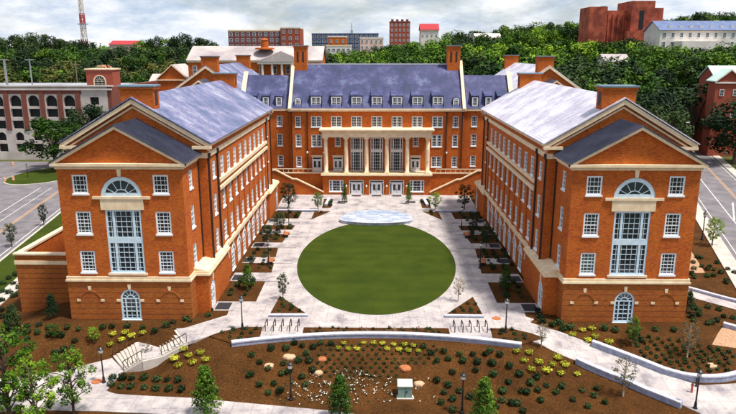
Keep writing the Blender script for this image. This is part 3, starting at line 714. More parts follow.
    for yd in (68.6,):
        solo(MB().box(X(18.2), X(16.6), yd - 1.0, yd + 1.0, 0.135, 0.165), 'doormat', 'mat', (X(17.4), yd, 0.135), 'wide dark doormat at the porch door of the %s wing' % ('blue-roofed' if s < 0 else 'pale-roofed'), 'doormat')
    for u in (-16.3, 16.3): wall_lantern(I, u, 2.6, 'white wall lantern on the courtyard side of the %s wing' % ('blue-roofed' if s < 0 else 'pale-roofed'), 'lanterns of the %s wing' % ('blue-roofed' if s < 0 else 'pale-roofed'))
    return R
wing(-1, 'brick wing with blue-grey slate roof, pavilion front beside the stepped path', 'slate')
wing(1, 'brick wing with roof coloured pale lavender for sun glare, pavilion front beside the walled ramp', 'slate_glare')

# short walkways from the doors across the mulch
for s in (-1, 1):
    for y, xi in ((78.1, 11.9), (85.3, 11.5), (92.5, 11.9), (99.7, 12.5), (106.9, 13.0), (68.6, 16)):
        slab('door_walk', [(s * 18.42, y - 1.25), (s * 18.42, y + 1.25), (s * xi, y + 1.25), (s * xi, y - 1.25)], 0.13, 'concrete', 0.12)

# ------------------------------------------------------------------ rear wings behind
def rear_wing(s, label, roofmat):
    c = s * 36.2; R = thing('rear_wing', (c, 134, 0), label, 'building', 'rear wings behind the main hall')
    hw, Y0, Y1 = 7.6, 139.0, 176.0; ze, zr = 19.9, 25.2
    mb = MB(); mb.box(c - hw, c + hw, Y0, Y1, -1, ze); mb.prism([(c - hw, Y0, ze), (c + hw, Y0, ze), (c, Y0, zr)], (0, Y1 - Y0, 0)); part(mb, 'wall', 'brick', R)
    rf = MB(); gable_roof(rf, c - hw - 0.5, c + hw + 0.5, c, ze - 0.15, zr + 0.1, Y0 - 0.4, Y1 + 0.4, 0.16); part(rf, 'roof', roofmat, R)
    rk = MB(); rake(rk, c - hw - 0.45, c + hw + 0.45, c, ze - 0.13, zr + 0.12, Y0 - 0.45, 0.4, 0.5); part(rk, 'raking_cornice', 'cream', R)
    pv = MB(); pv.box(c - 6.5, c + 6.5, 133, Y0 - 0.02, -1, 18.0); pv.prism([(c - 6.5, 133, 18.0), (c + 6.5, 133, 18.0), (c, 133, 22.4)], (0, 5.9, 0)); part(pv, 'pavilion_wall', 'brick', R)
    pr = MB(); gable_roof(pr, c - 7, c + 7, c, 17.85, 22.6, 132.6, 138.98, 0.12); part(pr, 'pavilion_roof', 'slate_charcoal', R)
    rk = MB(); rake(rk, c - 6.95, c + 6.95, c, 17.9, 22.62, 132.5, 0.45, 0.35); rk.box(c - 6.9, c + 6.9, 132.6, 133.2, 17.4, 17.85); part(rk, 'raking_cornice', 'cream', R)
    for y0 in (138.9, 174.0):
        ch = MB(); cx = c - s * 0.8; ch.box(cx - 1.7, cx + 1.7, y0, y0 + 1.9, 22, 27.0); ch.box(cx - 1.85, cx + 1.85, y0 - .12, y0 + 2.02, 27.0, 27.25); k = part(ch, 'chimney', 'brick', R)
        part(MB().box(cx - 1.92, cx + 1.92, y0 - .2, y0 + 2.1, 27.25, 27.4), 'cap', 'metal_cap', k)
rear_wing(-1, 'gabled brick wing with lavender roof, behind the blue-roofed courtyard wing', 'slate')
rear_wing(1, 'gabled brick wing with roof coloured whitish for sun glare, behind the pale-roofed courtyard wing', 'slate_glare')

# ------------------------------------------------------------------ main hall
def main_hall():
    R = thing('main_hall', (0, 128, 0), 'central brick hall with cream portico, dormers and steep blue slate roof', 'building')
    pf = lambda mb, nm, mt, pr=R, sm_=False: part(mb, nm, mt, pr, sm_)
    B = 4.085; bays = [B * k for k in range(-3, 4)]
    A = Wall((0, 131, 0), (1, 0, 0), (0, -1, 0))
    ops = [(b, 2.15, 13.4, 15.55) for b in bays] + [(e, 1.15, 13.4, 15.55) for e in (-15.95, 15.95)]
    ops += [(e * 12.25, 2.15, 9.4, 11.85) for e in (-1, 1)] + [(e * 15.95, 1.15, 9.4, 11.85) for e in (-1, 1)] + [(e * 15.95, 1.15, 5.2, 7.4) for e in (-1, 1)] + [(12.25, 2.15, 5.2, 7.4)]
    tall = [(b, 2.5, 4.35, 11.25) for b in (-B, 0, B)]; small = [(e * 7.95, 1.15, 9.5, 11.6) for e in (-1, 1)]
    doors = [(-12.25, 2.0, 4.2, 7.3), (-7.95, 2.0, 4.2, 7.3), (7.95, 2.0, 4.2, 7.3)]
    mb = MB(); A.fill(mb, -17.6, 17.6, 0, 17.0, ops + tall + small + doors); pf(mb, 'front_wall', 'brick')
    for o in ops:
        if o[1] > 2: window(R, A, o[0], o[2], o[1], o[3] - o[2], 6, 4, t=0.15, mull=((0, 0.22),), sillw=0.06)
        else: window(R, A, o[0], o[2], o[1], o[3] - o[2], 3, 4, t=0.14, sillw=0.06)
    for o in tall: window(R, A, o[0], o[2], o[1], o[3] - o[2], 5, 10, t=0.17, mull=((-0.72, 0.2), (0.72, 0.2)), transom=((3.9, 4.5),), sillw=0)
    for o in small: window(R, A, o[0], o[2], o[1], o[3] - o[2], 3, 4, t=0.14, sillw=0.06)
    for o in doors:
        door(R, A, o[0], o[2], 1.9, 3.05, 0.05); lt = MB(); wbox(lt, A, o[0] - 1.15, o[0] + 1.15, 7.3, 7.62, 0.003, 0.15); pf(lt, 'door_lintel', 'cream')
    # side links
    L = {}
    for s in (-1, 1):
        K = Wall((0, 132.2, 0), (1, 0, 0), (0, -1, 0)); lo = []
        for a in (19.9, 22.6, 25.2):
            for z0, z1 in ((13.4, 15.55), (9.4, 11.85), (5.2, 7.4)): lo.append((s * a, 1.15, z0, z1))
        u0, u1 = sorted((s * 17.6, s * 27.2)); mb = MB(); K.fill(mb, u0, u1, 0, 17.0, lo); mb.face([(s * 27.2, 132.2, 0), (s * 27.2, 142, 0), (s * 27.2, 142, 17), (s * 27.2, 132.2, 17)]); mb.face([(s * 17.6, 131, 0), (s * 17.6, 132.2, 0), (s * 17.6, 132.2, 17), (s * 17.6, 131, 17)])
        pf(mb, 'link_wall', 'brick')
        for o in lo: window(R, K, o[0], o[2], o[1], o[3] - o[2], 3, 4, t=0.14, sillw=0.06)
        c = MB(); c.box(s * 17.95, s * 27.5, 131.85, 132.4, 16.6, 17.05); pf(c, 'cornice', 'cream')
        rf = MB(); x0, x1 = sorted((s * 17.7, s * 27.4))
        rf.prism([(x0, 131.8, 17.06), (x0, 138.2, 23.5), (x0, 144.4, 17.06)], (x1 - x0, 0, 0)); pf(rf, 'link_roof', 'slate_dark')
        ep = MB(); ep.prism([(s * 27.2, 131.7, 17.05), (s * 27.2, 138.2, 24.0), (s * 27.2, 144.5, 17.05)], (s * 0.7, 0, 0)); pf(ep, 'end_gable', 'brick')
        cp_ = MB(); cp_.prism([(s * 27.05, 131.5, 17.1), (s * 27.05, 138.2, 24.02), (s * 27.05, 138.2, 24.2), (s * 27.05, 131.5, 17.3)], (s * 0.9, 0, 0)); pf(cp_, 'coping', 'cream')
        for a in (19.9, 22.6, 25.2): dormer(R, s * a, 132.25, 17.55, 1.2, 1.75, 23.5, 138.2, 131.8, 17.06, False, 3)
    # ground storey under the portico
    G = Wall((0, 127.8, 0), (1, 0, 0), (0, -1, 0)); gd = [(b, 2.9, 0.08, 3.05) for b in (-B, 0, B)]; gw = [(e * 8.15, 2.9, 0.7, 3.05) for e in (-1, 1)]
    mb = MB(); G.fill(mb, -10.9, 10.9, -0.2, 4.0, gd + gw); 
    for s in (-1, 1): mb.face([(s * 10.9, 127.8, -0.2), (s * 10.9, 131, -0.2), (s * 10.9, 131, 4.0), (s * 10.9, 127.8, 4.0)])
    pf(mb, 'ground_storey_wall', 'brick')
    for o in gd: door(R, G, o[0], o[2], 2.0, 2.97, 0.45)
    for o in gw: window(R, G, o[0], o[2], o[1], o[3] - o[2], 4, 4, t=0.16, mull=((-0.85, 0.2), (0.85, 0.2)), sillw=0.06)
    dk = MB(); dk.box(-11.2, 11.2, 127.35, 130.98, 4.0, 4.32); dk.box(-11.0, 11.0, 127.6, 130.98, 4.32, 4.42); pf(dk, 'portico_deck', 'cream')
    for i in range(6):
        x = -10.2 + 4.08 * i; y = 128.25
        c = MB(); c.lathe([(0.40, 4.72), (0.43, 6.5), (0.40, 9.0), (0.34, 11.25)], 20, (x, y, 0)); o = pf(c, 'column', 'cream', R, True)
        part(MB().box(x - 0.55, x + 0.55, y - 0.55, y + 0.55, 4.42, 4.6).lathe([(0.52, 4.6), (0.54, 4.66), (0.44, 4.74)], 20, (x, y, 0)), 'column_base', 'cream', o)
        part(MB().lathe([(0.36, 11.2), (0.5, 11.45), (0.5, 11.5)], 20, (x, y, 0)).box(x - 0.56, x + 0.56, y - 0.56, y + 0.56, 11.5, 11.72), 'capital', 'cream', o)
    for i in range(5):               # railings between the columns
        x0 = -10.2 + 4.08 * i + 0.5; x1 = x0 + 3.08
        rl = MB(); rl.bar((x0, 128.2, 5.35), (x1, 128.2, 5.35), 0.06); rl.bar((x0, 128.2, 4.55), (x1, 128.2, 4.55), 0.05)
        for k in range(13): rl.bar((x0 + 3.08 * k / 12, 128.2, 4.55), (x0 + 3.08 * k / 12, 128.2, 5.35), 0.03)
        pf(rl, 'railing', 'black_iron')
    en = MB(); en.box(-10.85, 10.85, 127.65, 130.98, 11.73, 12.35); en.box(-10.9, 10.9, 127.6, 130.98, 12.35, 12.85); en.box(-11.2, 11.2, 127.3, 130.98, 12.85, 13.1); en.box(-11.4, 11.4, 127.1, 130.98, 13.1, 13.32); pf(en, 'entablature', 'cream')
    # main cornice, roof, parapet gables, chimneys
    co = MB(); co.box(-17.9, 17.9, 130.6, 131.2, 16.55, 16.85); co.box(-18.0, 18.0, 130.35, 131.2, 16.85, 17.15); pf(co, 'cornice', 'cream')
    rf = MB(); rf.prism([(-17.3, 130.5, 17.16), (-17.3, 138.6, 25.7), (-17.3, 141.6, 25.7), (-17.3, 149.5, 17.16)], (34.6, 0, 0)); pf(rf, 'roof', 'slate_dark')
    bw = MB(); bw.box(-17.6, 17.6, 131.6, 148.5, 0, 16.5); pf(bw, 'rear_block', 'brick')
    rc = MB(); rc.box(-17.3, 17.3, 138.45, 138.75, 25.62, 25.85); pf(rc, 'ridge_capping', 'granite_top')
    for s in (-1, 1):
        pg = MB(); pg.prism([(s * 17.31, 130.45, 17.16), (s * 17.31, 138.6, 26.1), (s * 17.31, 141.6, 26.1), (s * 17.31, 149.6, 17.16)], (s * 0.4, 0, 0)); pf(pg, 'parapet_gable', 'brick')
        cp_ = MB(); cp_.prism([(s * 17.2, 130.3, 17.16), (s * 17.2, 138.5, 26.15), (s * 17.2, 138.5, 26.5), (s * 17.2, 130.0, 17.2)], (s * 0.62, 0, 0)); pf(cp_, 'coping', 'cream')
        ch = MB(); a0, a1 = sorted((s * 14.6, s * 17.25)); ch.box(a0, a1, 137.4, 139.9, 21.5, 29.1); ch.box(a0 - .14, a1 + .14, 137.25, 140.05, 29.1, 29.4); k = pf(ch, 'chimney', 'brick')
        for e_ in (-0.55, 0.55): part(MB().box((a0 + a1) / 2 + e_ - 0.2, (a0 + a1) / 2 + e_ + 0.2, 137.37, 137.395, 26.2, 28.3), 'recess_shade', 'downpipe', k)  # dark sheets painting the shade of narrow chimney recesses
        part(MB().box(a0 - .2, a1 + .2, 137.2, 140.1, 29.4, 29.55), 'cap', 'metal_cap', k)
        for a in (17.3, 14.1):
            dp = MB(); dp.bar((s * a, 130.86, 4.6), (s * a, 130.86, 16.5), 0.2); pf(dp, 'downpipe', 'downpipe')
        dormer(R, s * 15.95, 131.15, 17.5, 1.2, 1.75, 25.7, 138.6, 130.5, 17.16, True, 3)
    for b in bays: dormer(R, b, 131.15, 17.5, 2.05, 1.95, 25.7, 138.6, 130.5, 17.16, False, 6)
    # terrace and outside stairs
    for s in (-1, 1):
        t = MB(); t.box(s * 10.92, s * 27.0, 129.6, 130.98, -0.2, 4.1); pf(t, 'terrace_wall', 'brick')
        t = MB(); t.box(s * 10.92, s * 27.0, 129.4, 129.75, 4.1, 4.35); t.box(s * 12.0, s * 27.0, 129.5, 129.62, 4.95, 5.1)
        for k in range(16): xx = s * (12.0 + k); t.box(xx - .04, xx + .04, 129.52, 129.6, 4.35, 4.95)
        pf(t, 'terrace_parapet', 'cream')
        t = MB(); t.prism([(s * 10.9, 127.7, -0.1), (s * 10.9, 127.7, 0.5), (s * 16.2, 127.7, 3.1), (s * 16.9, 127.7, 3.1), (s * 20.3, 127.7, 4.9), (s * 27.0, 127.7, 4.9), (s * 27.0, 127.7, -0.1)], (0, 0.35, 0)); pf(t, 'stair_wall', 'brick')
        pts = [(10.7, 0.5), (16.2, 3.15), (16.9, 3.15), (20.3, 4.95), (21.0, 4.95)]
        t = MB()
        for (a, z), (b, w) in zip(pts, pts[1:]): t.prism([(s * a, 127.55, z), (s * b, 127.55, w), (s * b, 127.55, w + .22), (s * a, 127.55, z + .22)], (0, 0.6, 0))
        pf(t, 'stair_coping', 'cream')
        for k in range(26):
            a = 11.0 + 0.36 * k + (0.6 if k > 13 else 0); z = 0.158 * (k + 1)
            t = MB().box(s * a, s * (a + 0.36), 128.06, 129.58, z - 0.158, z); pf(t, 'tread', 'sidewalk')
    # lanterns
    for x in (-6.1, -2.05, 2.05, 6.1): wall_lantern(G, x, 1.9, 'white wall lantern between the ground doors of the central hall', 'lanterns under the portico')
    for x in (-10.9 - 1.0, 12.25 + 1.9): pass
    for x in (-14.2, 14.25, -10.9): wall_lantern(A, x, 8.2, 'white wall lantern on the upper brick wall of the central hall', 'lanterns on the hall front')
    for x in (-B, 0, B):
        solo(MB().box(x - 0.9, x + 0.9, 126.2, 127.4, 0.055, 0.09), 'doormat', 'mat', (x, 126.8, 0.055), 'black doormat before a ground floor door of the central hall', 'doormat', 'doormats under the portico')
DM = {}
def dormer(R, x, y, z0, w, hh, zr, yr, ye, ze, rounded, cols):
    key = (w, hh, rounded, round(zr, 1)); sl = (yr - ye) / (zr - ze)
    def yroof(z): return ye + (z - ze) * sl
    D = 0.35 if not rounded else 0.3; top = z0 + hh + (0.18 if not rounded else 0.1)
    mb = MB(); hw = w / 2 + 0.16
    y0 = y - 0.02
    # cheeks and lid reaching back into the slope
    yb = yroof(top + 0.9) + 0.1
    for e in (-1, 1):
        zt_ = top if not rounded else z0 + hh - w / 2
        mb.prism([(x + e * hw, y + 0.17, z0 - 0.25), (x + e * hw, y + 0.17, zt_), (x + e * hw, yb, zt_ + (0.9 if not rounded else 0)), (x + e * hw, yroof(z0 - .25), z0 - .25)], (-e * 0.12, 0, 0))
    if not rounded: mb.prism([(x - hw - .06, y - 0.02, top), (x - hw - .06, yb, top + 0.9), (x - hw - .06, yb, top + 1.0), (x - hw - .06, y - 0.02, top + 0.1)], (2 * hw + .12, 0, 0))
    if rounded: mb.tube([(x, y + 0.2, z0 + hh - w / 2), (x, yb + 0.6, z0 + hh - w / 2)], [hw, hw], 20)
    mb.face([(x - hw, y + 0.19, z0 - .2), (x + hw, y + 0.19, z0 - .2), (x + hw, y + 0.19, zt_), (x - hw, y + 0.19, zt_)])
    o = part(mb, 'dormer', 'slate_dark', R)
    fr, gm, sl_ = win_meshes(w, hh, cols, 4, arch=rounded, t=0.2, mull=((0, 0.2),) if cols > 3 else (), sillw=0.1)
    q = Vector((x, y, z0)) - org_of(R)
    link('window', fr, o, q); link('pane', gm, o, q)
main_hall()

# ------------------------------------------------------------------ service yard wall beside the blue-roofed wing
R = thing('yard_wall', (-38, 71, -1.8), 'low brick service yard wall with cream band beside the street', 'wall')
Y = Wall((-38, 70.9, 0), (1, 0, 0), (0, -1, 0))
part(wbox(MB(), Y, -4.0, 3.4, -3, 5.4, -0.4, 0), 'front_wall', 'brick_course', R)
part(wbox(wbox(MB(), Y, -4.1, 3.4, 4.25, 4.7, 0.003, 0.1), Y, -4.15, 3.4, 5.4, 5.62, -0.5, 0.14), 'stone_band', 'cream', R)
part(MB().box(-42.0, -41.5, 70.92 + 0.4, 84, -3.4, 5.35), 'side_wall', 'brick', R)
part(MB().box(-42.1, -41.4, 71.45, 84.1, 5.35, 5.6), 'coping', 'cream', R)
part(MB().box(-41.49, -34.55, 71.4, 84, 1.0, 1.3), 'yard_slab', 'granite', R)
R = thing('yard_wall', (-45, 84, -2.5), 'long low retaining wall running along the sidewalk by the street', 'wall')
part(MB().prism([(-42.3, 84.2, -3.5), (-42.3, 84.2, 3.2), (-46.5, 104, 1.2), (-46.5, 104, -3.5)], (-0.5, 0, 0)), 'wall_body', 'brick', R)
part(MB().prism([(-42.2, 84.2, 3.2), (-42.2, 84.2, 3.45), (-46.4, 104, 1.45), (-46.4, 104, 1.2)], (-0.7, 0, 0)), 'coping', 'cream', R)

# ------------------------------------------------------------------ seat walls
def seat_wall(pts, top, w, label, base=0.8, group=None):
    """pts: list of (x,y); top(x,y) gives the height of the coping"""
    P = [Vector((a, b, 0)) for a, b in pts]; N = []
    for i in range(len(P)):
        d = (P[min(i + 1, len(P) - 1)] - P[max(i - 1, 0)]).normalized(); N.append(Vector((-d.y, d.x, 0)))
    c = P[len(P) // 2]; R = thing('seat_wall', (c.x, c.y, h(c.x, c.y)), label, 'wall', group)
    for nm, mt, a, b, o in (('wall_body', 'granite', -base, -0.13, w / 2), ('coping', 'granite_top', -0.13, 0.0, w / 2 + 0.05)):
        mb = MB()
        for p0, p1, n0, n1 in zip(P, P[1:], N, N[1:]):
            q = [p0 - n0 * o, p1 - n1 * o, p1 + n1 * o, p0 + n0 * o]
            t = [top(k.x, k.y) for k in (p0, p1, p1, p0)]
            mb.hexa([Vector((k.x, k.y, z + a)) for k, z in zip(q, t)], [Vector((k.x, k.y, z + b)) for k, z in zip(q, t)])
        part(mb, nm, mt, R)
xsw = [-14.3 + 28.6 * i / 40 for i in range(41)]
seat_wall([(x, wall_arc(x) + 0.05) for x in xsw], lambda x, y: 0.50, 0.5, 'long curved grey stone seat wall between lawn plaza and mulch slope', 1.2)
rampw = resample([(q.x, q.y, 0) for q in P2((592, 346), (640, 364), (665, 374), (685, 379.5), (705, 381.5), (722, 381), (736, 378), (770, 368))], 26)
seat_wall([(q.x, q.y) for q in rampw], lambda x, y: h(x, y) + 0.62, 0.45, 'grey stone wall along the building side of the ramp, curving at its foot', 1.0)
rl = resample([(q.x, q.y, 0) for q in P2((576, 363), (625, 384), (681, 408))], 14)
seat_wall([(q.x, q.y) for q in rl], lambda x, y: h(x, y) + 0.62, 0.45, 'straight grey stone wall along the mulch slope side of the ramp', 1.0)
seat_wall([(q.x, q.y) for q in resample([(a.x, a.y, 0) for a in P2((684, 289), (736, 303), (790, 319))], 10)], lambda x, y: h(x, y) + 0.45, 0.35, 'low stone kerb wall beside the side path near the street')
seat_wall([(q.x, q.y) for q in resample([(a.x, a.y, 0) for a in P2((723, 327), (760, 338))], 5)], lambda x, y: h(x, y) + 0.55, 0.4, 'short stone wall above the straw-covered patch')
for s in (-1, 1):
    e = Z0((269, 316), (308, 316)); seat_wall([(s * q.x, q.y) for q in e], lambda x, y: 0.32, 0.3, 'low stone kerb at the triangular bed by the %s' % ('fir-shaped sapling' if s < 0 else 'rust-leaved sapling'), 0.4)

# raised stone stage at the head of the lawn
fr = [(6.3 * math.cos(a), 106.6 - 2.7 * math.sin(a)) for a in [math.pi * i / 24 for i in range(25)]]
bk = [(-6.3 * math.cos(a), 106.6 + 6.6 * math.sin(a)) for a in [math.pi * i / 24 for i in range(1, 24)]]
R = thing('stone_stage', (0, 107, 0.05), 'lens-shaped pale blue stone stage at the head of the oval lawn', 'stage')
part(MB().prism([(x, y, 0.0) for x, y in fr + bk], (0, 0, 0.52)), 'platform', 'stage_stone', R)
ring_ = MB()
for (a, b), (c, d) in zip(fr, fr[1:]):
    ring_.prism([(a, b - 0.15, 0.52), (c, d - 0.15, 0.52), (c, d + 0.3, 0.52), (a, b + 0.3, 0.52)], (0, 0, 0.08))
part(ring_, 'coping', 'granite_top', R)

# ------------------------------------------------------------------ stepped path
def stairs():
    R = thing('outdoor_stairs', pix(150, 350), 'two-flight concrete steps with thin rails climbing to the courtyard', 'stairs')
    A = [pixz(113, 357.5, -2.0), pixz(138, 342.2, -1.0), pixz(157, 337.7, -1.0), pixz(175, 327.2, 0.02)]
    Bp = [pixz(124, 371, -2.0), pixz(142, 360.1, -1.0), pixz(162, 355.5, -1.0), pixz(187, 342.2, 0.02)]
    cnt = 7
    for fl, (i, z0) in enumerate(((0, -1.94), (2, -0.97))):
        for k in range(cnt):
            t0, t1 = k / cnt, (k + 1) / cnt; z = z0 + 0.97 * (k + 1) / cnt
            q = [A[i].lerp(A[i + 1], t0), Bp[i].lerp(Bp[i + 1], t0), Bp[i].lerp(Bp[i + 1], t1), A[i].lerp(A[i + 1], t1)]
            mb = MB(); mb.hexa([(p.x, p.y, z - 0.6) for p in q], [(p.x, p.y, z) for p in q]); part(mb, 'tread', 'sidewalk', R)
    mb = MB(); q = [A[1], Bp[1], Bp[2], A[2]]; mb.hexa([(p.x, p.y, -1.5) for p in q], [(p.x, p.y, -0.972) for p in q]); part(mb, 'landing', 'concrete', R)
    for i, z0 in ((0, -1.94), (2, -0.97)):
        for f in (0.0, 0.97):
            a = A[i].lerp(Bp[i], f); b = A[i + 1].lerp(Bp[i + 1], f); a.z = z0; b.z = z0 + 0.97
            mb = MB(); up = Vector((0, 0, 0.92)); mb.bar(a + up, b + up, 0.06)
            for k in range(5): p = a.lerp(b, k / 4); mb.bar(p - Vector((0, 0, 0.3)), p + up, 0.05)
            part(mb, 'handrail', 'wood_bench' if False else 'downpipe', R)
    for f in (-0.04, 1.04):           # cheek kerbs
        mb = MB(); pts = [A[j].lerp(Bp[j], f) for j in range(4)]; zz = (-2.0, -1.02, -1.02, -0.03)
        for j in range(3):
            a, b = pts[j], pts[j + 1]; n_ = Vector((-(b - a).y, (b - a).x, 0)).normalized() * 0.12
            mb.hexa([(a.x - n_.x, a.y - n_.y, zz[j] - 1), (b.x - n_.x, b.y - n_.y, zz[j + 1] - 1), (b.x + n_.x, b.y + n_.y, zz[j + 1] - 1), (a.x + n_.x, a.y + n_.y, zz[j] - 1)],
                    [(a.x - n_.x, a.y - n_.y, zz[j]), (b.x - n_.x, b.y - n_.y, zz[j + 1]), (b.x + n_.x, b.y + n_.y, zz[j + 1]), (a.x + n_.x, a.y + n_.y, zz[j])])
        part(mb, 'cheek_kerb', 'sidewalk', R)
stairs()

# ------------------------------------------------------------------ street furniture
lamp = thing('lamp_post', (0, 0, 0), '', 'lamp post', 'black lamp posts')
link('base', MB().lathe([(0.20, 0), (0.20, 0.12), (0.13, 0.25), (0.11, 0.6), (0.07, 0.75)], 12).mesh('base', 'black_iron'), lamp)
link('pole', MB().lathe([(0.07, 0.7), (0.055, 2.95)], 10).mesh('pole', 'black_iron'), lamp)
link('lantern', MB().lathe([(0.07, 2.95), (0.16, 3.05), (0.20, 3.12)], 10).mesh('lantern', 'black_iron'), lamp)
link('lamp_glass', MB().lathe([(0.17, 3.12), (0.24, 3.45)], 8).mesh('lamp_glass', 'lamp_glass'), lamp)
link('lamp_cap', MB().lathe([(0.30, 3.45), (0.24, 3.55), (0.08, 3.68), (0.03, 3.85)], 10).mesh('lamp_cap', 'black_iron'), lamp)
lu = [False]
def lampat(p, label, sc=1.0): put(lamp, lu, p, 0, sc, label, 'black lamp posts')
lampat(pix(104, 383), 'black lamp post at the bed tip below the outdoor steps')
lampat(pix(291, 400), 'black lamp post on the mulch slope beside two pale flat stones')
lampat(pix(462, 413), 'black lamp post on the mulch slope beside the green cabinet', 1.03)
lampat(pix(695, 409), 'black lamp post at the foot of the walled ramp by two bollards', 1.02)
lampat(pixz(242.5, 329, 0.1), 'black lamp post at the bed by the top of the outdoor steps')
lampat(pixz(505.5, 332, 0.1), 'black lamp post at the bed by the top of the ramp')
lampat(pixz(268.7, 266, 0.1), 'black lamp post in a courtyard bed of the blue-roofed wing, nearer the steps')
lampat(pixz(289, 228, 0.1), 'black lamp post in a courtyard bed of the blue-roofed wing, nearer the hall')
lampat(pixz(480, 268, 0.1), 'black lamp post in a courtyard bed of the pale-roofed wing, nearer the ramp')
lampat(pixz(461.5, 228, 0.1), 'black lamp post in a courtyard bed of the pale-roofed wing, nearer the hall')
lampat(pix(702, 240), 'black lamp post beside the street behind the pale-roofed wing', 1.25)
lampat(pix(28, 178), 'black lamp post on the grass island in front of the parking deck')

# bollards
for q, lb in ((pix(691.5, 393), 'short dark red bollard at the ramp foot, the one away from the wall'), (pix(696, 387), 'short black bollard at the ramp foot, the one next to the wall')):
    R = thing('bollard', q, lb, 'bollard', 'bollards at the ramp foot')
    part(MB().lathe([(0.13, 0.0), (0.13, 0.08), (0.09, 0.12), (0.09, 0.72), (0.12, 0.76), (0.12, 0.86)], 12, q), 'shaft', 'black_iron' if 'black' in lb else 'mast_red', R)
    part(MB().lathe([(0.11, 0.86), (0.08, 0.95), (0.02, 1.0)], 12, q), 'cap', 'black_iron', R)
# green utility cabinet
q = pix(405, 398); R = thing('utility_cabinet', q, 'pale green metal utility cabinet on the mulch slope', 'cabinet')
part(MB().box(q.x - 0.62, q.x + 0.62, q.y - 0.1, q.y + 0.95, q.z - 0.3, q.z + 1.15), 'body', 'cabinet_green', R)
part(MB().prism([(q.x - 0.68, q.y - 0.16, q.z + 1.15), (q.x + 0.68, q.y - 0.16, q.z + 1.15), (q.x + 0.68, q.y + 1.0, q.z + 1.28), (q.x - 0.68, q.y + 1.0, q.z + 1.28)], (0, 0, 0.08)), 'lid', 'cabinet_top', R)
part(MB().box(q.x - 0.02, q.x + 0.02, q.y - 0.12, q.y - 0.1, q.z, q.z + 1.1).box(q.x + 0.1, q.x + 0.2, q.y - 0.14, q.y - 0.1, q.z + 0.6, q.z + 0.75), 'door_seam', 'black_iron', R)
part(MB().box(q.x - 0.75, q.x + 0.75, q.y - 0.25, q.y + 1.1, q.z - 0.4, q.z + 0.06), 'plinth', 'sidewalk', R)
# bike racks
for s, nm in ((-1, 'steps'), (1, 'ramp')):
    for i in range(5):
        a = pixz(265.9 + 8.05 * i, 330, 0.05); x = s * a.x; y = 64.2 - 0.15
        R = link('bike_rack', MB().tube([(0, -0.7, 0), (0, -0.7, 0.7), (0, -0.55, 0.85), (0, 0.55, 0.85), (0, 0.7, 0.7), (0, 0.7, 0)], [0.055] * 6, 8).mesh('bike_rack', 'black_iron', smooth=True), None, (x, y - 1.3, 0.05))
        tag(R, 'black inverted-U bike rack on the paving near the %s' % nm, 'bike rack', 'bike racks near the %s' % nm)
# benches
def bench(p, rz, label):
    R = thing('wood_bench', p, label, 'bench', 'wooden courtyard benches', rz)
    for i in range(4): link('slat', MB().box(-0.9, 0.9, -0.3 + 0.16 * i, -0.17 + 0.16 * i, 0.42, 0.47).mesh('slat', 'wood_bench'), R)
    for i in range(3): link('back_slat', MB().box(-0.9, 0.9, 0.32, 0.36, 0.55 + 0.13 * i, 0.65 + 0.13 * i).mesh('back_slat', 'wood_bench'), R)
    for e in (-0.75, 0.75): link('leg', MB().box(e - 0.05, e + 0.05, -0.3, 0.36, 0.0, 0.42).box(e - 0.05, e + 0.05, 0.36, 0.41, 0.0, 0.92).mesh('leg', 'black_iron'), R)
for u, v, lb in ((271.5, 263, 'steps'), (287, 236, 'hall')):
    p = pixz(u, v, 0.1)
    for s, nm in ((-1, 'blue-roofed'), (1, 'pale-roofed')): bench(Vector((s * abs(p.x), p.y, 0.1)), s * -math.pi / 2, 'reddish wooden bench along the %s wing, %s' % (nm, 'nearer the central hall' if lb == 'hall' else 'farther from the central hall'))
# plaza planter kerbs near the hall
for s, nm in ((-1, 'blue'), (1, 'pale')):
    seat_wall([(s * 9.5, 117.5), (s * 9.2, 123.2)], lambda x, y: 0.55, 0.45, 'short pale stone seat wall on the hall plaza, nearer the %s-roofed wing' % nm, 0.6)
    seat_wall([(s * 18.0, 113.4), (s * 10.6, 113.4)], lambda x, y: 0.45, 0.5, 'long pale stone ledge below the hall stairs, nearer the %s-roofed wing' % nm, 0.5)
    x, y = s * 6.55, 121.3
    solo(MB().box(x - 0.95, x + 0.95, y - 0.6, y + 0.6, 0.055, 0.10), 'tree_grate', 'mat', (x, y, 0.055), 'dark square tree grate on the hall plaza', 'tree grate', 'tree grates on the hall plaza')
# manhole covers
for q, lb in ((pixz(496.5, 318.3, 0.056), 'round rusty cover in the paving near the ramp'), (pixz(200, 304.6, 0.13) if False else pix(97, 382) + Vector((0, 0, 0.075)), 'round rusty cover in the path near the steps foot')):
    solo(MB().lathe([(0.5, 0.0), (0.5, 0.015), (0.42, 0.02), (0.42, 0.03)], 20, q), 'manhole_cover', 'rock_orange', tuple(q), lb, 'manhole cover')
# flat stones on the slope
def stone(u, v, r, mt, label, seed):
    q = pix(u, v); k = random.Random(seed); mb = MB(); pts = []
    n_ = 11; rr = [r * k.uniform(0.8, 1.15) for _ in range(n_)]
    lv = [(1.0, -0.1), (1.02, 0.05), (0.85, 0.16), (0.45, 0.2)]
    for f, z in lv:
        pts.append([(q.x + rr[i] * f * 1.15 * math.cos(2 * math.pi * i / n_), q.y + rr[i] * f * math.sin(2 * math.pi * i / n_), q.z + z + k.uniform(-.02, .02)) for i in range(n_)])
    for a, b in zip(pts, pts[1:]):
        for i in range(n_): mb.face([a[i], a[(i + 1) % n_], b[(i + 1) % n_], b[i]])
    mb.face(pts[-1]); solo(mb, 'flat_stone', mt, tuple(q), label, 'stone')
stone(269, 366, 0.42, 'rock', 'cream flat stone on the mulch slope, the one farther from the lamp post', 1)
stone(289, 357, 0.5, 'rock', 'cream flat stone on the mulch slope right behind the lamp post', 2)
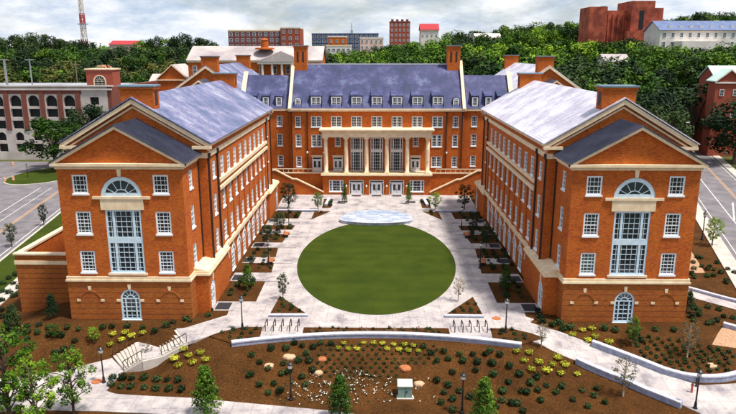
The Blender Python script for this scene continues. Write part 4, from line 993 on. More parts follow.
stone(322, 359.5, 0.42, 'rock_orange', 'bright orange flat stone on the mulch slope', 3)
stone(319, 373, 0.36, 'rock', 'small beige flat stone below the orange stone', 4)
stone(405, 368.5, 0.5, 'rock_orange', 'brownish ring-shaped flat stone uphill from the green cabinet', 5)
stone(419, 384, 0.42, 'rock', 'pinkish flat stone right beside the green cabinet', 6)
stone(712, 366, 0.5, 'rock', 'tan flat stone in the planted bank above the ramp wall', 7)
# traffic barrels and sign on the far side of the left street
for i, (u, v) in enumerate(((5, 182), (13.5, 181), (13, 166))):
    q = pix(u, v); R = thing('traffic_barrel', q, ['orange traffic barrel with white bands beside a pale sign board', 'lone orange traffic barrel on the street by the grass island', 'orange traffic barrel at the mouth of the parking deck'][i], 'barrel')
    part(MB().lathe([(0.42, 0), (0.42, 0.1), (0.33, 0.12), (0.30, 1.1), (0.2, 1.2)], 14, q), 'body', 'orange_plastic', R)
    part(MB().lathe([(0.335, 0.4), (0.33, 0.6)], 14, q).lathe([(0.325, 0.8), (0.315, 0.98)], 14, q), 'band', 'paint_white', R)
q = pix(725, 160); R = thing('street_sign', q, 'small white square sign on a post across the street', 'sign')
part(MB().bar(q, q + Vector((0, 0, 2.4)), 0.08), 'post', 'steel', R); part(MB().box(q.x - 0.5, q.x + 0.5, q.y - 0.06, q.y - 0.04, q.z + 1.6, q.z + 2.6), 'panel', 'paint_white', R)
q = Vector((xr_right(190) + 1, 190, h(xr_right(190) + 1, 190))); q = pix(655, 132)
R = thing('street_light', q, 'curved-arm street light over the street behind the pale-roofed wing', 'street light')
part(MB().tube([q, q + Vector((0, 0, 8.2)), q + Vector((1.0, 0, 9.3)), q + Vector((3.6, 0, 9.6))], [0.12, 0.09, 0.07, 0.06], 8), 'pole', 'steel', R); part(MB().box(q.x + 3.2, q.x + 4.6, q.y - .2, q.y + .2, q.z + 9.5, q.z + 9.68), 'lamp_head', 'steel', R)

# ------------------------------------------------------------------ background buildings
def facade_windows(R, wall, us, zs, w, hh, mat='glass', frame=True):
    for u in us:
        for z in zs:
            fr, gm, sl = win_meshes(w, hh, 2, 2, t=0.12, sillw=0.0)
            o = link('window', fr, R, wall.P(u, z) - org_of(R) + wall.n * 0.2, wall.rz()); link('pane', gm, o)
def foot(x0, x1, y0, y1, z0): return min([z0] + [h(x, y) - 0.6 for x in (x0, x1) for y in (y0, y1)])
def block(name, label, cat, x0, x1, y0, y1, z0, z1, mt, roofmt='deck_slab', para=0.8, cols=0, rows=0, ww=1.6, wh=2.0, side=None, zlo=2.0, trim='cream'):
    R = thing(name, ((x0 + x1) / 2, y0, z0), label, cat)
    part(MB().box(x0, x1, y0, y1, foot(x0, x1, y0, y1, z0), z1), 'wall', mt, R)
    mb = MB()
    for a in ((x0 - .15, x1 + .15, y0 - .15, y0 + .25), (x0 - .15, x1 + .15, y1 - .25, y1 + .15), (x0 - .15, x0 + .25, y0 + .25, y1 - .25), (x1 - .25, x1 + .15, y0 + .25, y1 - .25)): mb.box(*a, z1 + 0.004, z1 + para)
    part(mb, 'parapet', trim, R); part(MB().box(x0 + .3, x1 - .3, y0 + .3, y1 - .3, z1 + .002, z1 + 0.1), 'roof', roofmt, R)
    if cols:
        F = Wall((x0, y0, 0), (1, 0, 0), (0, -1, 0)); st = (x1 - x0) / cols; dz = (z1 - z0 - zlo) / rows
        facade_windows(R, F, [st * (i + .5) for i in range(cols)], [z0 + zlo + dz * j + (dz - wh) / 2 for j in range(rows)], ww, wh)
        if side:
            xs = x0 if side < 0 else x1; F = Wall((xs, y0, 0), (0, 1, 0), (side, 0, 0)); k = max(1, int((y1 - y0) / st)); s2 = (y1 - y0) / k
            facade_windows(R, F, [s2 * (i + .5) for i in range(k)], [z0 + zlo + dz * j + (dz - wh) / 2 for j in range(rows)], ww, wh)
    return R
def hipped(name, label, x0, x1, y0, y1, z0, z1, zr, mt, roofmt, along='x', cols=0, rows=0, ww=1.2, wh=1.6, gable=True, trim='cream'):
    R = thing(name, ((x0 + x1) / 2, y0, z0), label, 'building')
    part(MB().box(x0, x1, y0, y1, foot(x0, x1, y0, y1, z0), z1), 'wall', mt, R)
    o = 0.5; rf = MB()
    if along == 'x':
        ym = (y0 + y1) / 2
        for ya in (y0 - o, y1 + o): rf.prism([(x0 - o, ya, z1), (x0 - o, ym, zr), (x1 + o, ym, zr), (x1 + o, ya, z1)], (0, 0, 0.25))
        G = [MB().prism([(x, y0, z1), (x, y1, z1), (x, ym, zr - 0.1)], (0.2, 0, 0)) for x in (x0, x1 - 0.2)]
    else:
        xm = (x0 + x1) / 2
        for xa in (x0 - o, x1 + o): rf.prism([(xa, y0 - o, z1), (xm, y0 - o, zr), (xm, y1 + o, zr), (xa, y1 + o, z1)], (0, 0, 0.25))
        G = [MB().prism([(x0, y, z1), (x1, y, z1), (xm, y, zr - 0.1)], (0, 0.2, 0)) for y in (y0, y1 - 0.2)]
        rk = MB(); rake(rk, x0 - o, x1 + o, xm, z1 + 0.2, zr + 0.2, y0 - o - 0.05, 0.15, 0.4); part(rk, 'raking_cornice', trim, R)
    part(rf, 'roof', roofmt, R); [part(g, 'gable', mt, R) for g in G]
    part(MB().box(x0 - 0.3, x1 + 0.3, y0 - 0.35, y0 - 0.003, z1 - 0.45, z1 - 0.01), 'cornice', trim, R)
    if cols:
        F = Wall((x0, y0, 0), (1, 0, 0), (0, -1, 0)); st = (x1 - x0) / cols; dz = (z1 - z0) / rows
        facade_windows(R, F, [st * (i + .5) for i in range(cols)], [z0 + dz * j + (dz - wh) / 2 for j in range(rows)], ww, wh)
    return R

# parking deck
def deck():
    R = thing('parking_deck', (-100, 188, -3), 'brick and stone parking deck with arched top openings beside the street', 'building')
    F = Wall((-78, 188, 0), (1, 0, 0), (0, -1, 0)); st = 5.25; n_ = 11
    ops = []
    for i in range(n_):
        u = -11.3 - st * i
        ops += [(u, 3.3, 12.7, 15.9, True), (u, 3.3, 9.6, 12.0), (u, 3.3, 6.2, 8.6), (u, 2.5, 2.7, 5.2, True), (u, 2.7, -0.6, 1.8)]
    ops += [(-3.9, 2.6, z, z + 2.2) for z in (13.2, 9.8, 6.4, 3.0, -0.4)]
    mb = MB(); F.fill(mb, -70, 0, -3.2, 18.4, ops, 0.9); part(mb, 'front_wall', 'deck_stone', R)
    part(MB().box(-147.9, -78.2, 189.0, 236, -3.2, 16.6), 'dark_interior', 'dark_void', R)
    part(MB().box(-148, -77.9, 189.0, 236.5, 16.7, 17.2), 'top_slab', 'deck_slab', R)
    part(MB().box(-78.0 + .01, -76.8, 188.0, 236, -3.2, 18.3), 'side_wall', 'brick_maroon', R)
    part(wbox(wbox(MB(), F, -70, 1.5, 17.4, 17.9, 0.003, 0.4), F, -70, 1.7, 18.4, 18.8, -0.8, 0.5), 'cornice', 'deck_stone', R)
    for i in range(n_ + 1):
        u = -11.3 + st / 2 - st * i; part(wbox(MB(), F, u - 0.72, u + 0.72, 5.8, 17.38, 0.003, 0.22), 'pier', 'brick_maroon', R)
    part(wbox(MB(), F, -70, -7.5, 16.3, 17.38, 0.003, 0.1), 'brick_frieze', 'brick_maroon', R)
    # stair tower
    x0, x1 = -92.5, -84.0; part(MB().box(x0, x1, 208, 214, 16, 22.6), 'stair_tower', 'brick_red', R); part(MB().box(x0 - .3, x1 + .3, 207.7, 214.3, 22.6, 23.0), 'tower_cornice', 'cream', R)
    T = Wall(((x0 + x1) / 2, 208, 0), (1, 0, 0), (0, -1, 0)); fr, gm, sl = win_meshes(4.0, 3.6, 3, 2, arch=True, t=0.3, sillw=0, mat='cream')
    o = link('tower_window', fr, R, T.P(0, 17.4) - org_of(R) + T.n * 0.2); link('pane', gm, o)
    for dx, nm in ((-125.5, 0), (-117.5, 1)):
        L = thing('deck_light_pole', (dx + 8.5, 206, 17.2), ['twin light pole on the parking deck roof, the thicker one', 'single light pole on the parking deck roof, the slimmer one'][nm], 'light pole')
        q = org_of(L); part(MB().bar(q, q + Vector((0, 0, 8.4)), 0.5 if not nm else 0.3), 'pole', 'steel', L); part(MB().box(q.x - 1.3, q.x + 1.3, q.y - .3, q.y + .3, q.z + 8.4, q.z + 8.65), 'lamp_head', 'steel', L)
deck()

hipped('gabled_hall', 'brown brick gabled house among trees beyond the parking deck', -77, -66.6, 230, 246, 8, 18.7, 23.6, 'brick', 'roof_cream', 'y', 0, 0)
hipped('hip_cottage', 'small pale cottage tucked in trees beside the brown gabled house', -82, -77.3, 236, 246, 8, 17.2, 20, 'wall_white', 'roof_cream', 'x')
R = hipped('long_hall', 'long brick hall with whitish roof and white columns behind the main hall', -62.6, -18.4, 218, 236, 8, 25.2, 29.8, 'brick', 'roof_cream', 'x', 10, 3, 1.4, 2.6)
for i in range(5):
    x = -37.5 + 3.2 * i; part(MB().lathe([(0.45, 14), (0.4, 24.2)], 12, (x, 215.5, 0)), 'column', 'wall_white', R)
part(MB().box(-39, -23.5, 214.8, 217.9, 24.2, 25.0), 'portico_lintel', 'wall_white', R)
part(MB().prism([(-39.3, 214.6, 25.0), (-23.2, 214.6, 25.0), (-31.2, 214.6, 28.4)], (0, 9, 0)), 'portico_gable', 'roof_cream', R)
part(MB().lathe([(3.2, 28.9), (3.2, 29.3), (2.6, 29.5)], 20, (-37.6, 222, 0)).lathe([(1.3, 29.5), (1.3, 31.9), (1.5, 32.0), (0.2, 32.6)], 16, (-37.6, 222, 0)), 'cupola', 'brick', R)
block('apartment_block', 'dark plum brick block with rows of windows on the far ridge', 'building', -94, -61, 420, 445, 20, 40.5, 'brick_plum', cols=9, rows=5, ww=1.9, wh=2.3, side=1)
block('apartment_block', 'red and white brick block joined to the dark plum block', 'building', -60.8, -48.5, 419, 440, 20, 42.2, 'brick_red', cols=3, rows=5, ww=1.7, wh=2.2, trim='wall_white')
R = block('slab_block', 'long navy and glass block on the far ridge with thin mast', 'building', -49, 1, 500, 520, 22, 40.5, 'wall_navy', cols=14, rows=5, ww=2.3, wh=2.2, trim='wall_navy')
part(MB().lathe([(0.9, 40.5), (0.9, 44), (0.35, 44.2), (0.3, 49)], 8, (-19.3, 510, 0)), 'mast', 'steel', R)
block('brick_block', 'orange brick block above a low white building on the ridge', 'building', -29.4, -18.6, 400, 415, 20, 36.4, 'brick', cols=3, rows=3, ww=1.2, wh=1.8, trim='wall_white')
block('low_block', 'low white building with a dark window strip under the orange block', 'building', -29, -15, 380, 392, 18, 31.0, 'wall_white', cols=5, rows=3, ww=1.8, wh=1.4)
block('pink_block', 'pink and white block with orange end behind bright trees', 'building', -10.3, 3.8, 400, 416, 20, 35.6, 'wall_pink', cols=5, rows=4, ww=1.3, wh=1.7, trim='wall_white')
R = block('residential_tower', 'tall red brick tower with crenellated top on the ridge', 'building', 8.3, 21.2, 430, 446, 22, 46.2, 'brick_red', cols=5, rows=7, ww=1.2, wh=1.7, side=-1, trim='brick_plum')
for i in range(4): part(MB().box(9 + 3.2 * i, 10.6 + 3.2 * i, 431, 433, 46.9, 48.2), 'roof_turret', 'brick_plum', R)
hipped('red_roofed_house', 'white house with bright red roof on the wooded ridge', 28, 39.5, 430, 442, 28, 41.4, 45.4, 'wall_white', 'roof_red', 'x', 4, 2)
hipped('white_roofed_house', 'low white roofed building half hidden in ridge trees', 59, 74, 400, 412, 28, 36.0, 38.5, 'wall_white', 'wall_white', 'x', 4, 2)
hipped('small_roofed_house', 'small tan-roofed house among trees below the fortress-like building', 90, 99.5, 262, 272, 14, 24.2, 27.0, 'wall_white', 'roof_cream', 'x', 3, 2)
hipped('green_roofed_house', 'red brick house with pale green roof above the dark evergreen', 97.5, 120, 190, 200, 8, 20.4, 24.0, 'brick_red', 'roof_green', 'x', 5, 2, 1.3, 2.0)
hipped('gabled_bay', 'red brick gabled bay at the end of the green-roofed house', 95.0, 102.4, 185, 189.4, 8, 20.0, 23.3, 'brick_red', 'roof_green', 'y', 2, 2, 1.2, 1.8, trim='wall_white')
R = hipped('terrace_hall', 'long white and brick hall with blue-grey roof and skylights on the hill', 126.5, 176, 300, 318, 22, 37.2, 41.6, 'wall_white', 'roof_blue', 'x', 13, 4, 1.5, 2.0)
for i in range(9): part(MB().box(131 + 4.6 * i, 132.6 + 4.6 * i, 302, 304.5, 38.2, 39.4), 'skylight', 'wall_white', R)
part(MB().box(133, 152, 292, 299.9, foot(133, 152, 292, 300, 22), 32.6), 'annex', 'wall_white', R)
def fortress():
    R = thing('fortress_building', (122, 330, 25), 'huge rust-red blank-walled building with stepped towers on the hill', 'building')
    for nm, a in (('tower', (103.9, 112.5, 330, 346, 22, 49.4)), ('link_wall', (112.5, 123.5, 333, 346, 22, 47.8)), ('tower', (123.5, 134.5, 328, 348, 22, 52.0)), ('corner_block', (134.5, 139.2, 329, 347, 22, 48.8)), ('base', (121, 137, 325, 328, 22, 38))): part(MB().box(*a[:4], foot(*a[:4], a[4]), a[5]), nm, 'rust_brick', R)
    for x in (114.2, 116.6, 119, 121.4): part(MB().box(x - .45, x + .45, 332.3, 333, 26, 46), 'fin', 'rust_brick', R)
    part(MB().box(127.3, 129.6, 327.96, 328.01, 38.5, 47.5), 'slot', 'dark_void', R); part(MB().box(111.5, 114, 336, 338, 47, 50.2), 'roof_box', 'steel', R)
fortress()
hipped('distant_roof_house', 'red roofed building far beyond the radio mast', -178, -160, 440, 455, 24, 32.5, 35.0, 'wall_pink', 'roof_red', 'x', 4, 2)
hipped('tree_cottage', 'tiny pale cottage in the dark trees beyond the parking deck', -118, -111, 270, 280, 8, 19.5, 22.5, 'wall_white', 'brick_tan', 'y', 1, 2)
# radio mast
q = Vector((-190, 430, min(20, h(-190, 430)))); R = thing('radio_mast', q, 'red and white lattice radio mast rising above the wooded ridge', 'mast')
for k in range(8):
    z0, z1 = 20 + k * 8, 28 + k * 8; w0, w1 = 1.7 - 0.15 * k, 1.7 - 0.15 * (k + 1); mb = MB()
    c0 = [Vector((q.x + a * w0, q.y + b * w0, z0)) for a, b in ((-1, -1), (1, -1), (1, 1), (-1, 1))]; c1 = [Vector((q.x + a * w1, q.y + b * w1, z1)) for a, b in ((-1, -1), (1, -1), (1, 1), (-1, 1))]
    for i in range(4):
        mb.bar(c0[i], c1[i], 0.4); mb.bar(c0[i], c1[(i + 1) % 4], 0.25); mb.bar(c0[(i + 1) % 4], c1[i], 0.25); mb.bar(c1[i], c1[(i + 1) % 4], 0.25)
    part(mb, 'lattice_section', 'mast_red' if k % 2 else 'wall_white', R)
part(MB().box(q.x - 2.6, q.x + 2.6, q.y - 2, q.y + 2, 45, 45.6), 'antenna_platform', 'steel', R)
q = pixy(77, 80, 250); q.z = h(q.x, q.y); R = thing('utility_pole', q, 'tall wooden utility pole behind the parking deck stair tower', 'utility pole')
part(MB().lathe([(0.3, 0), (0.22, 27)], 8, q), 'pole', 'bark_pale', R); part(MB().box(q.x - 1.6, q.x + 1.6, q.y - .15, q.y + .15, q.z + 25.6, q.z + 25.9), 'crossarm', 'bark_pale', R)

# ------------------------------------------------------------------ trees
def leaf_cloud(k, clumps, per, size, shape, spread):
    """quads scattered on clump shells; returns MB in unit coordinates"""
    mb = MB()
    for c in clumps:
        for _ in range(per):
            d = Vector((k.gauss(0, 1), k.gauss(0, 1), k.gauss(0, 1))).normalized()
            p = Vector(c[:3]) + d * c[3] * (k.uniform(0.55, 1.0)) * Vector((1, 1, 0.8)).length / 1.62
            nrm = (d + Vector((k.gauss(0, .6), k.gauss(0, .6), k.gauss(0, .6) + 0.35))).normalized()
            t = nrm.cross(Vector((k.gauss(0, 1), k.gauss(0, 1), k.gauss(0, 1)))).normalized(); b = nrm.cross(t)
            a = size * k.uniform(0.6, 1.3); t *= a; b *= a * k.uniform(0.5, 0.9)
            mb.face([p - t, p - b * 0.8 + t * .1, p + t, p + b * 0.8 - t * .1])
    return mb
def tree_proto(kind, seed, leaf, bark='bark'):
    k = random.Random(seed); clumps = []; tr = MB()
    if kind == 'broad':               # height 1, crown radius ~0.42
        tr.tube([(0, 0, 0), (0.01, 0, 0.2), (0.0, 0.01, 0.45), (0.02, 0, 0.7)], [0.035, 0.026, 0.02, 0.008], 7)
        for i in range(34):
            a = k.uniform(0, 6.283); z = k.betavariate(1.6, 1.4) * 0.72 + 0.2; rr = 0.36 * math.sqrt(max(0.05, 1 - ((z - 0.52) / 0.48) ** 2)) * math.sqrt(k.uniform(0.15, 1))
            clumps.append((rr * math.cos(a), rr * math.sin(a), z, k.uniform(0.085, 0.15)))
        for c in clumps[:9]: tr.tube([(0, 0, k.uniform(0.2, 0.45)), (c[0] * .5, c[1] * .5, c[2] * .8), c[:3]], [0.014, 0.009, 0.004], 5)
        lf = leaf_cloud(k, clumps, 120, 0.022, 0, 0)
    elif kind == 'cone':              # young dense tree
        tr.tube([(0, 0, 0), (0, 0, 0.9)], [0.02, 0.005], 7)
        for i in range(34):
            z = 0.18 + 0.78 * (i + k.random()) / 34; rr = 0.27 * (1 - ((z - 0.18) / 0.85)) ** 0.8 * (0.6 + 0.4 * k.random()) * (0.75 if z < .26 else 1); a = i * 2.4
            clumps.append((rr * .8 * math.cos(a), rr * .8 * math.sin(a), z, 0.05 + rr * 0.35))
        for c in clumps[::3]: tr.tube([(0, 0, c[2] - 0.08), c[:3]], [0.006, 0.003], 4)
        lf = leaf_cloud(k, clumps, 105, 0.019, 0, 0)
    elif kind == 'sparse':            # sapling with thin see-through crown
        tr.tube([(0, 0, 0), (0.01, 0, 0.4), (0, 0.01, 0.95)], [0.02, 0.014, 0.005], 6)
        for i in range(22):
            z = 0.3 + 0.66 * (i + k.random()) / 22; rr = 0.25 * math.sin(math.pi * (z - 0.22) / 0.86) * k.uniform(0.4, 1); a = i * 2.4
            c = (rr * math.cos(a), rr * math.sin(a), z, 0.065); clumps.append(c); tr.tube([(0, 0, z - 0.14), (rr * math.cos(a), rr * math.sin(a), z)], [0.008, 0.003], 4)
        lf = leaf_cloud(k, clumps, 26, 0.02, 0, 0)
    elif kind == 'leafy':             # medium young tree with open branching
        tr.tube([(0, 0, 0), (0.015, 0, 0.35), (0, 0.015, 0.95)], [0.022, 0.016, 0.005], 7)
        for i in range(30):
            z = 0.28 + 0.7 * (i + k.random()) / 30; rr = 0.33 * math.sin(math.pi * (z - 0.16) / 0.92) * k.uniform(0.45, 1); a = i * 2.4
            clumps.append((rr * math.cos(a), rr * math.sin(a), z, k.uniform(0.05, 0.09))); tr.tube([(0, 0, z - 0.16), (rr * .5 * math.cos(a), rr * .5 * math.sin(a), z - .05), (rr * math.cos(a), rr * math.sin(a), z)], [0.009, 0.006, 0.003], 4)
        lf = leaf_cloud(k, clumps, 100, 0.0165, 0, 0)
    R = thing('%s_tree' % {'broad': 'broadleaf', 'cone': 'conical', 'sparse': 'sapling', 'leafy': 'young'}[kind], (0, 0, 0), '', 'tree')
    link('trunk', tr.mesh('trunk', bark, smooth=True), R); link('crown', lf.mesh('crown', leaf), R)
    return R, [False]
def sub_leaf(proto, leaf):            # the same tree with another foliage
    o = copy_tree(proto[0])
    for c in o.children:
        if c.name.startswith('crown'): me = c.data.copy(); me.materials[0] = M[leaf]; c.data = me
    return o, [False]
PT = {}
b1 = tree_proto('broad', 11, 'leaf_green'); b2 = tree_proto('broad', 12, 'leaf_green'); b3 = tree_proto('broad', 13, 'leaf_green')
PT['g'] = [b1, b2, b3]
PT['b'] = [sub_leaf(b1, 'leaf_bright'), sub_leaf(b2, 'leaf_bright'), sub_leaf(b3, 'leaf_bright')]
PT['d'] = [sub_leaf(b1, 'leaf_dark'), sub_leaf(b2, 'leaf_dark'), sub_leaf(b3, 'leaf_dark')]
PT['o'] = [sub_leaf(b1, 'leaf_olive'), sub_leaf(b2, 'leaf_olive')]
PT['cone'] = [tree_proto('cone', 21, 'leaf_green')]; PT['coned'] = [sub_leaf(PT['cone'][0], 'leaf_dark')]
PT['leafy'] = [tree_proto('leafy', 31, 'leaf_bright'), tree_proto('leafy', 32, 'leaf_bright')]
PT['leafyd'] = [sub_leaf(PT['leafy'][1], 'leaf_dark')]
PT['sparse'] = [tree_proto('sparse', 41, 'leaf_grey', 'bark_pale')]; PT['rust'] = [sub_leaf(PT['sparse'][0], 'leaf_rust')]
def tree(kind, p, height, label, group=None, wide=1.0, rz=None):
    pr = rnd.choice(PT[kind]); 
    return put(pr[0], pr[1], (p[0], p[1], p[2] - 0.05), rnd.uniform(0, 6.28) if rz is None else rz, (height * wide, height * wide, height), label, group)

# near trees
tree('leafy', pix(74, 416), 6.2, 'young green tree on the front path edge below the steps lamp', wide=1.0)
q = pix(12, 424); tree('leafy', q, 8.6, 'taller bright green tree at the front path, left of the young tree', wide=1.15)
q = pix(-30, 410); tree('leafy', q, 8.0, 'bright green tree at the outer end of the front path', wide=1.1)
q = pix(38, 432); tree('leafy', q, 6.4, 'bushy bright green tree just inside the front path bend', wide=1.1)
tree('cone', pix(207, 417), 4.9, 'dense conical green tree beside the front path at the bed end', wide=1.15)
tree('cone', pix(340, 420), 4.3, 'small dense conical tree beside the white flower patch', wide=1.15)
tree('cone', pix(483, 427), 4.6, 'small conical tree downhill from the lamp post by the cabinet', wide=1.15)
tree('leafyd', pixz(283, 299, 0.1), 3.2, 'dark narrow sapling in the triangular bed near the steps', wide=0.8)
tree('rust', pixz(458, 301, 0.1), 3.0, 'thin rust-leaved sapling by the triangular bed near the ramp', wide=1.0)
tree('sparse', pix(541, 347), 2.6, 'thin grey sapling beside the top of the ramp', wide=1.1)
tree('sparse', pix(623, 396), 4.0, 'pale-trunked sapling below the ramp wall on the mulch slope', wide=1.15)
tree('leafy', pix(632, 345), 3.0, 'small green sapling above the ramp in front of the pavilion', wide=0.9)
tree('sparse', pix(687, 357), 3.8, 'thin pale sapling in the planted bank above the ramp wall', wide=1.1)
tree('sparse', pix(148, 360), 1.9, 'tiny sapling beside the landing of the outdoor steps', wide=1.2)
tree('leafy', pix(712, 246), 4.6, 'small street tree behind the pale-roofed wing by a lamp post', wide=1.0)
tree('leafyd', pix(12, 247), 4.0, 'small dark street tree on the grass verge, nearer the yard wall', wide=0.9)
tree('leafyd', pix(44, 226), 4.2, 'small dark street tree on the grass verge, nearer the grass island', wide=0.75)
tree('coned', pix(14, 330), 3.1, 'dark conifer at the corner of the service yard wall', wide=1.3)
tree('coned', pix(53, 318), 2.9, 'dark conifer in front of the service yard wall', wide=1.2)
tree('coned', pix(688, 312), 2.6, 'dark conifer at the corner of the pale-roofed pavilion', wide=1.2)
for u, v, z, hh, nm in ((94, 342, 0, 1.7, 'small green bush tree on the bank above the lower steps'), (56, 338, 0, 1.6, 'small green bush tree on the bank before the yard wall')): tree('leafy', pix(u, v), hh, nm, wide=1.3)
for u, v, hh, k, nm in ((248, 289, 3.3, 'cone', 'bushy courtyard tree by the porch end'), (267, 246, 3.4, 'leafyd', 'dark courtyard tree in the middle bed'), (280, 233, 3.6, 'leafyd', 'dark courtyard tree in the third bed'), (289, 209, 4.6, 'leafyd', 'tall dark tree near the terrace corner'), (318, 210, 3.4, 'leafy', 'green tree in the small bed by the hall stairs'), (344.5, 203.5, 4.2, 'cone', 'slim tree in a grate on the hall plaza')):
    p = pixz(u, v, 0.1)
    for s, w in ((-1, 'blue-roofed'), (1, 'pale-roofed')): tree(k, (s * abs(p.x), p.y, 0.1), hh * rnd.uniform(0.92, 1.08), '%s, on the %s wing side' % (nm, w), wide=0.62 if 'slim' in nm else 1.15)

# wooded background, tree by tree
def wood(u0, u1, ylist, kinds, hts, label, group, step, zmin=None):
    for Y in ylist:
        x0, x1 = pixy(u0, 60, Y).x, pixy(u1, 60, Y).x; x = x0 + rnd.uniform(0, step)
        while x < x1:
            yy_ = Y + rnd.uniform(-6, 6); ok = True
            for a, b, c, d in KEEP:
                if a - 3 < x < b + 3 and c - 4 < yy_ < d + 3: ok = False
            if x > 0 and xr_left(yy_) - 4 < x < xr_right(yy_) + 4: ok = False
            if x < 0 and lk(yy_) - 15 < x < lk(yy_) + 3 and yy_ < 300: ok = False
            if ok: tree(rnd.choice(kinds), (x, yy_, h(x, yy_)), rnd.uniform(*hts), label, group, rnd.uniform(1.0, 1.35))
            x += step * rnd.uniform(0.7, 1.3)
KEEP = [(-78, -66, 228, 248), (-83, -77, 234, 248), (-63, -18, 210, 238), (-95, -48, 416, 446), (-50, 2, 498, 522), (-30, -14, 376, 416), (-11, 5, 398, 418), (8, 22, 428, 448), (27, 40, 428, 444), (58, 75, 398, 414), (90, 100, 260, 274), (94, 121, 183, 202), (126, 178, 290, 320), (103, 140, 322, 350), (-179, -159, 418, 437), (-119, -110, 268, 282), (-149, -76, 186, 238), (-30, 30, 100, 180), (-46, -26, 100, 178), (26, 46, 100, 178)]
def canopy(Y, line, kinds, step, label, group, wide=(1.0, 1.3), jit=2.5):
    """row of trees at distance Y whose tops follow a line of photo rows"""
    u = line[0][0] + rnd.uniform(0, step)
    while u < line[-1][0]:
        a = max(k for k in range(len(line) - 1) if line[k][0] <= u); (u0, v0), (u1, v1) = line[a], line[a + 1]
        v = lerp(v0, v1, (u - u0) / (u1 - u0)) + rnd.uniform(-0.6 * jit, jit); yy_ = Y + rnd.uniform(-7, 7); q = pixy(u, v, yy_)
        ok = not any(a_ - 4 < q.x < b_ + 4 and c_ - 5 < yy_ < d_ + 4 for a_, b_, c_, d_ in KEEP)
        if q.x > 0 and xr_left(yy_) - 3 < q.x < xr_right(yy_) + 3 and yy_ < 230: ok = False
        if q.x < 0 and lk(yy_) - 15 < q.x < lk(yy_) + 3 and yy_ < 240: ok = False
        g = h(q.x, yy_); hh = q.z - g
        if ok and hh > 3:
            hh = min(hh, 25); kd = rnd.choice(kinds)
            lb = '%s %s' % ('tall' if hh > 15 else 'small' if hh < 9 else 'mid-sized', label.replace('tree', {'d': 'dark green tree', 'g': 'green tree', 'b': 'bright green tree', 'o': 'olive green tree'}[kd], 1))
            tree(kd, (q.x, yy_, g), hh, lb, group, rnd.uniform(*wide) * (1.25 if hh < 9 else 1.0))
        u += step * rnd.uniform(0.75, 1.25)
canopy(430, [(-20, 37), (30, 31), (60, 36), (90, 39), (120, 36), (150, 36), (180, 33), (205, 37)], ['d', 'g', 'd'], 13, 'tree on the skyline ridge near the radio mast', 'skyline trees by the radio mast')
canopy(350, [(-20, 46), (40, 44), (80, 46), (120, 44), (160, 45), (200, 48), (230, 46)], ['d', 'g', 'g'], 14, 'tree in the wood between the parking deck and the ridge', 'wood beyond the parking deck')
canopy(295, [(-20, 50), (40, 47), (65, 50), (100, 52), (150, 55), (190, 56)], ['o', 'g', 'd'], 15, 'tree in the middle of the wood beyond the parking deck', 'middle wood beyond the parking deck')
canopy(255, [(-20, 56), (40, 53), (70, 60), (110, 62), (150, 68), (190, 70)], ['o', 'o', 'g', 'd'], 14, 'tree right behind the parking deck', 'trees right behind the parking deck')
canopy(212, [(118, 74), (135, 76), (150, 70), (185, 78)], ['g', 'd', 'd'], 12, 'tree between the brown gabled house and the rear wing', 'trees by the gabled house')
canopy(258, [(186, 50), (250, 49), (330, 52)], ['g', 'd'], 15, 'tree right behind the long whitish-roofed hall', 'trees behind the long hall')
canopy(365, [(190, 44), (226, 44), (232, 47), (300, 47), (312, 42), (326, 45), (330, 52), (348, 50), (360, 47), (384, 45), (400, 42), (440, 37), (470, 35), (500, 32), (540, 27), (590, 28)], ['g', 'b', 'd'], 12, 'tree on the ridge in front of the distant blocks', 'trees before the distant blocks')
canopy(425, [(384, 40), (412, 33), (440, 35), (470, 29), (520, 24), (560, 19), (592, 23)], ['g', 'd', 'g'], 12, 'tree on the skyline between red tower and fortress-like building', 'skyline trees by the red tower')
canopy(300, [(322, 54), (350, 52), (380, 50), (410, 44), (450, 45), (480, 42), (520, 38), (560, 36), (600, 35), (640, 40), (668, 43), (700, 44), (760, 40)], ['g', 'b', 'b'], 12, 'tree on the hillside between main hall and ridge', 'hillside trees, middle rows')
canopy(255, [(325, 58), (380, 55), (430, 53), (480, 50), (520, 46), (560, 46), (600, 50), (640, 53), (700, 52), (760, 48)], ['b', 'g', 'g', 'd'], 12, 'tree on the hillside just beyond the slate roofs', 'hillside trees, lower rows')
canopy(215, [(470, 62), (500, 58), (560, 58), (600, 64), (640, 66), (700, 70), (760, 72)], ['b', 'g', 'd', 'd'], 12, 'tree right behind the rear wing with whitish roof', 'trees behind the whitish rear wing')
canopy(184, [(568, 72), (610, 80), (640, 84), (680, 84)], ['g', 'd', 'd'], 12, 'tree along the street behind the pale-roofed wing', 'street trees behind the pale wing')
canopy(165, [(655, 102), (690, 108), (745, 104)], ['d', 'd', 'g'], 14, 'tree on the bank below the green-roofed house', 'bank trees below the green-roofed house')
canopy(278, [(636, 44), (670, 43), (700, 44), (760, 40)], ['g', 'd', 'g'], 10, 'tree on the slope right below the blue-roofed terrace hall', 'trees below the terrace hall')
canopy(316, [(580, 38), (610, 36), (645, 40), (662, 42)], ['g', 'b', 'd'], 9, 'tree right in front of the fortress-like building', 'trees before the fortress-like building')
canopy(173, [(684, 94), (745, 93)], ['d', 'g'], 11, 'tree right in front of the green-roofed house', 'trees before the green-roofed house')
canopy(375, [(655, 18), (690, 12), (720, 10), (760, 12)], ['d', 'g'], 11, 'tree on the hilltop behind the blue-roofed terrace hall', 'hilltop trees')
q = pix(690, 150); q2 = pixy(690, 79, q.y); tree('d', (q.x, q.y, q.z), q2.z - q.z, 'huge dark spreading evergreen across the street from the pale-roofed wing', None, 1.5)
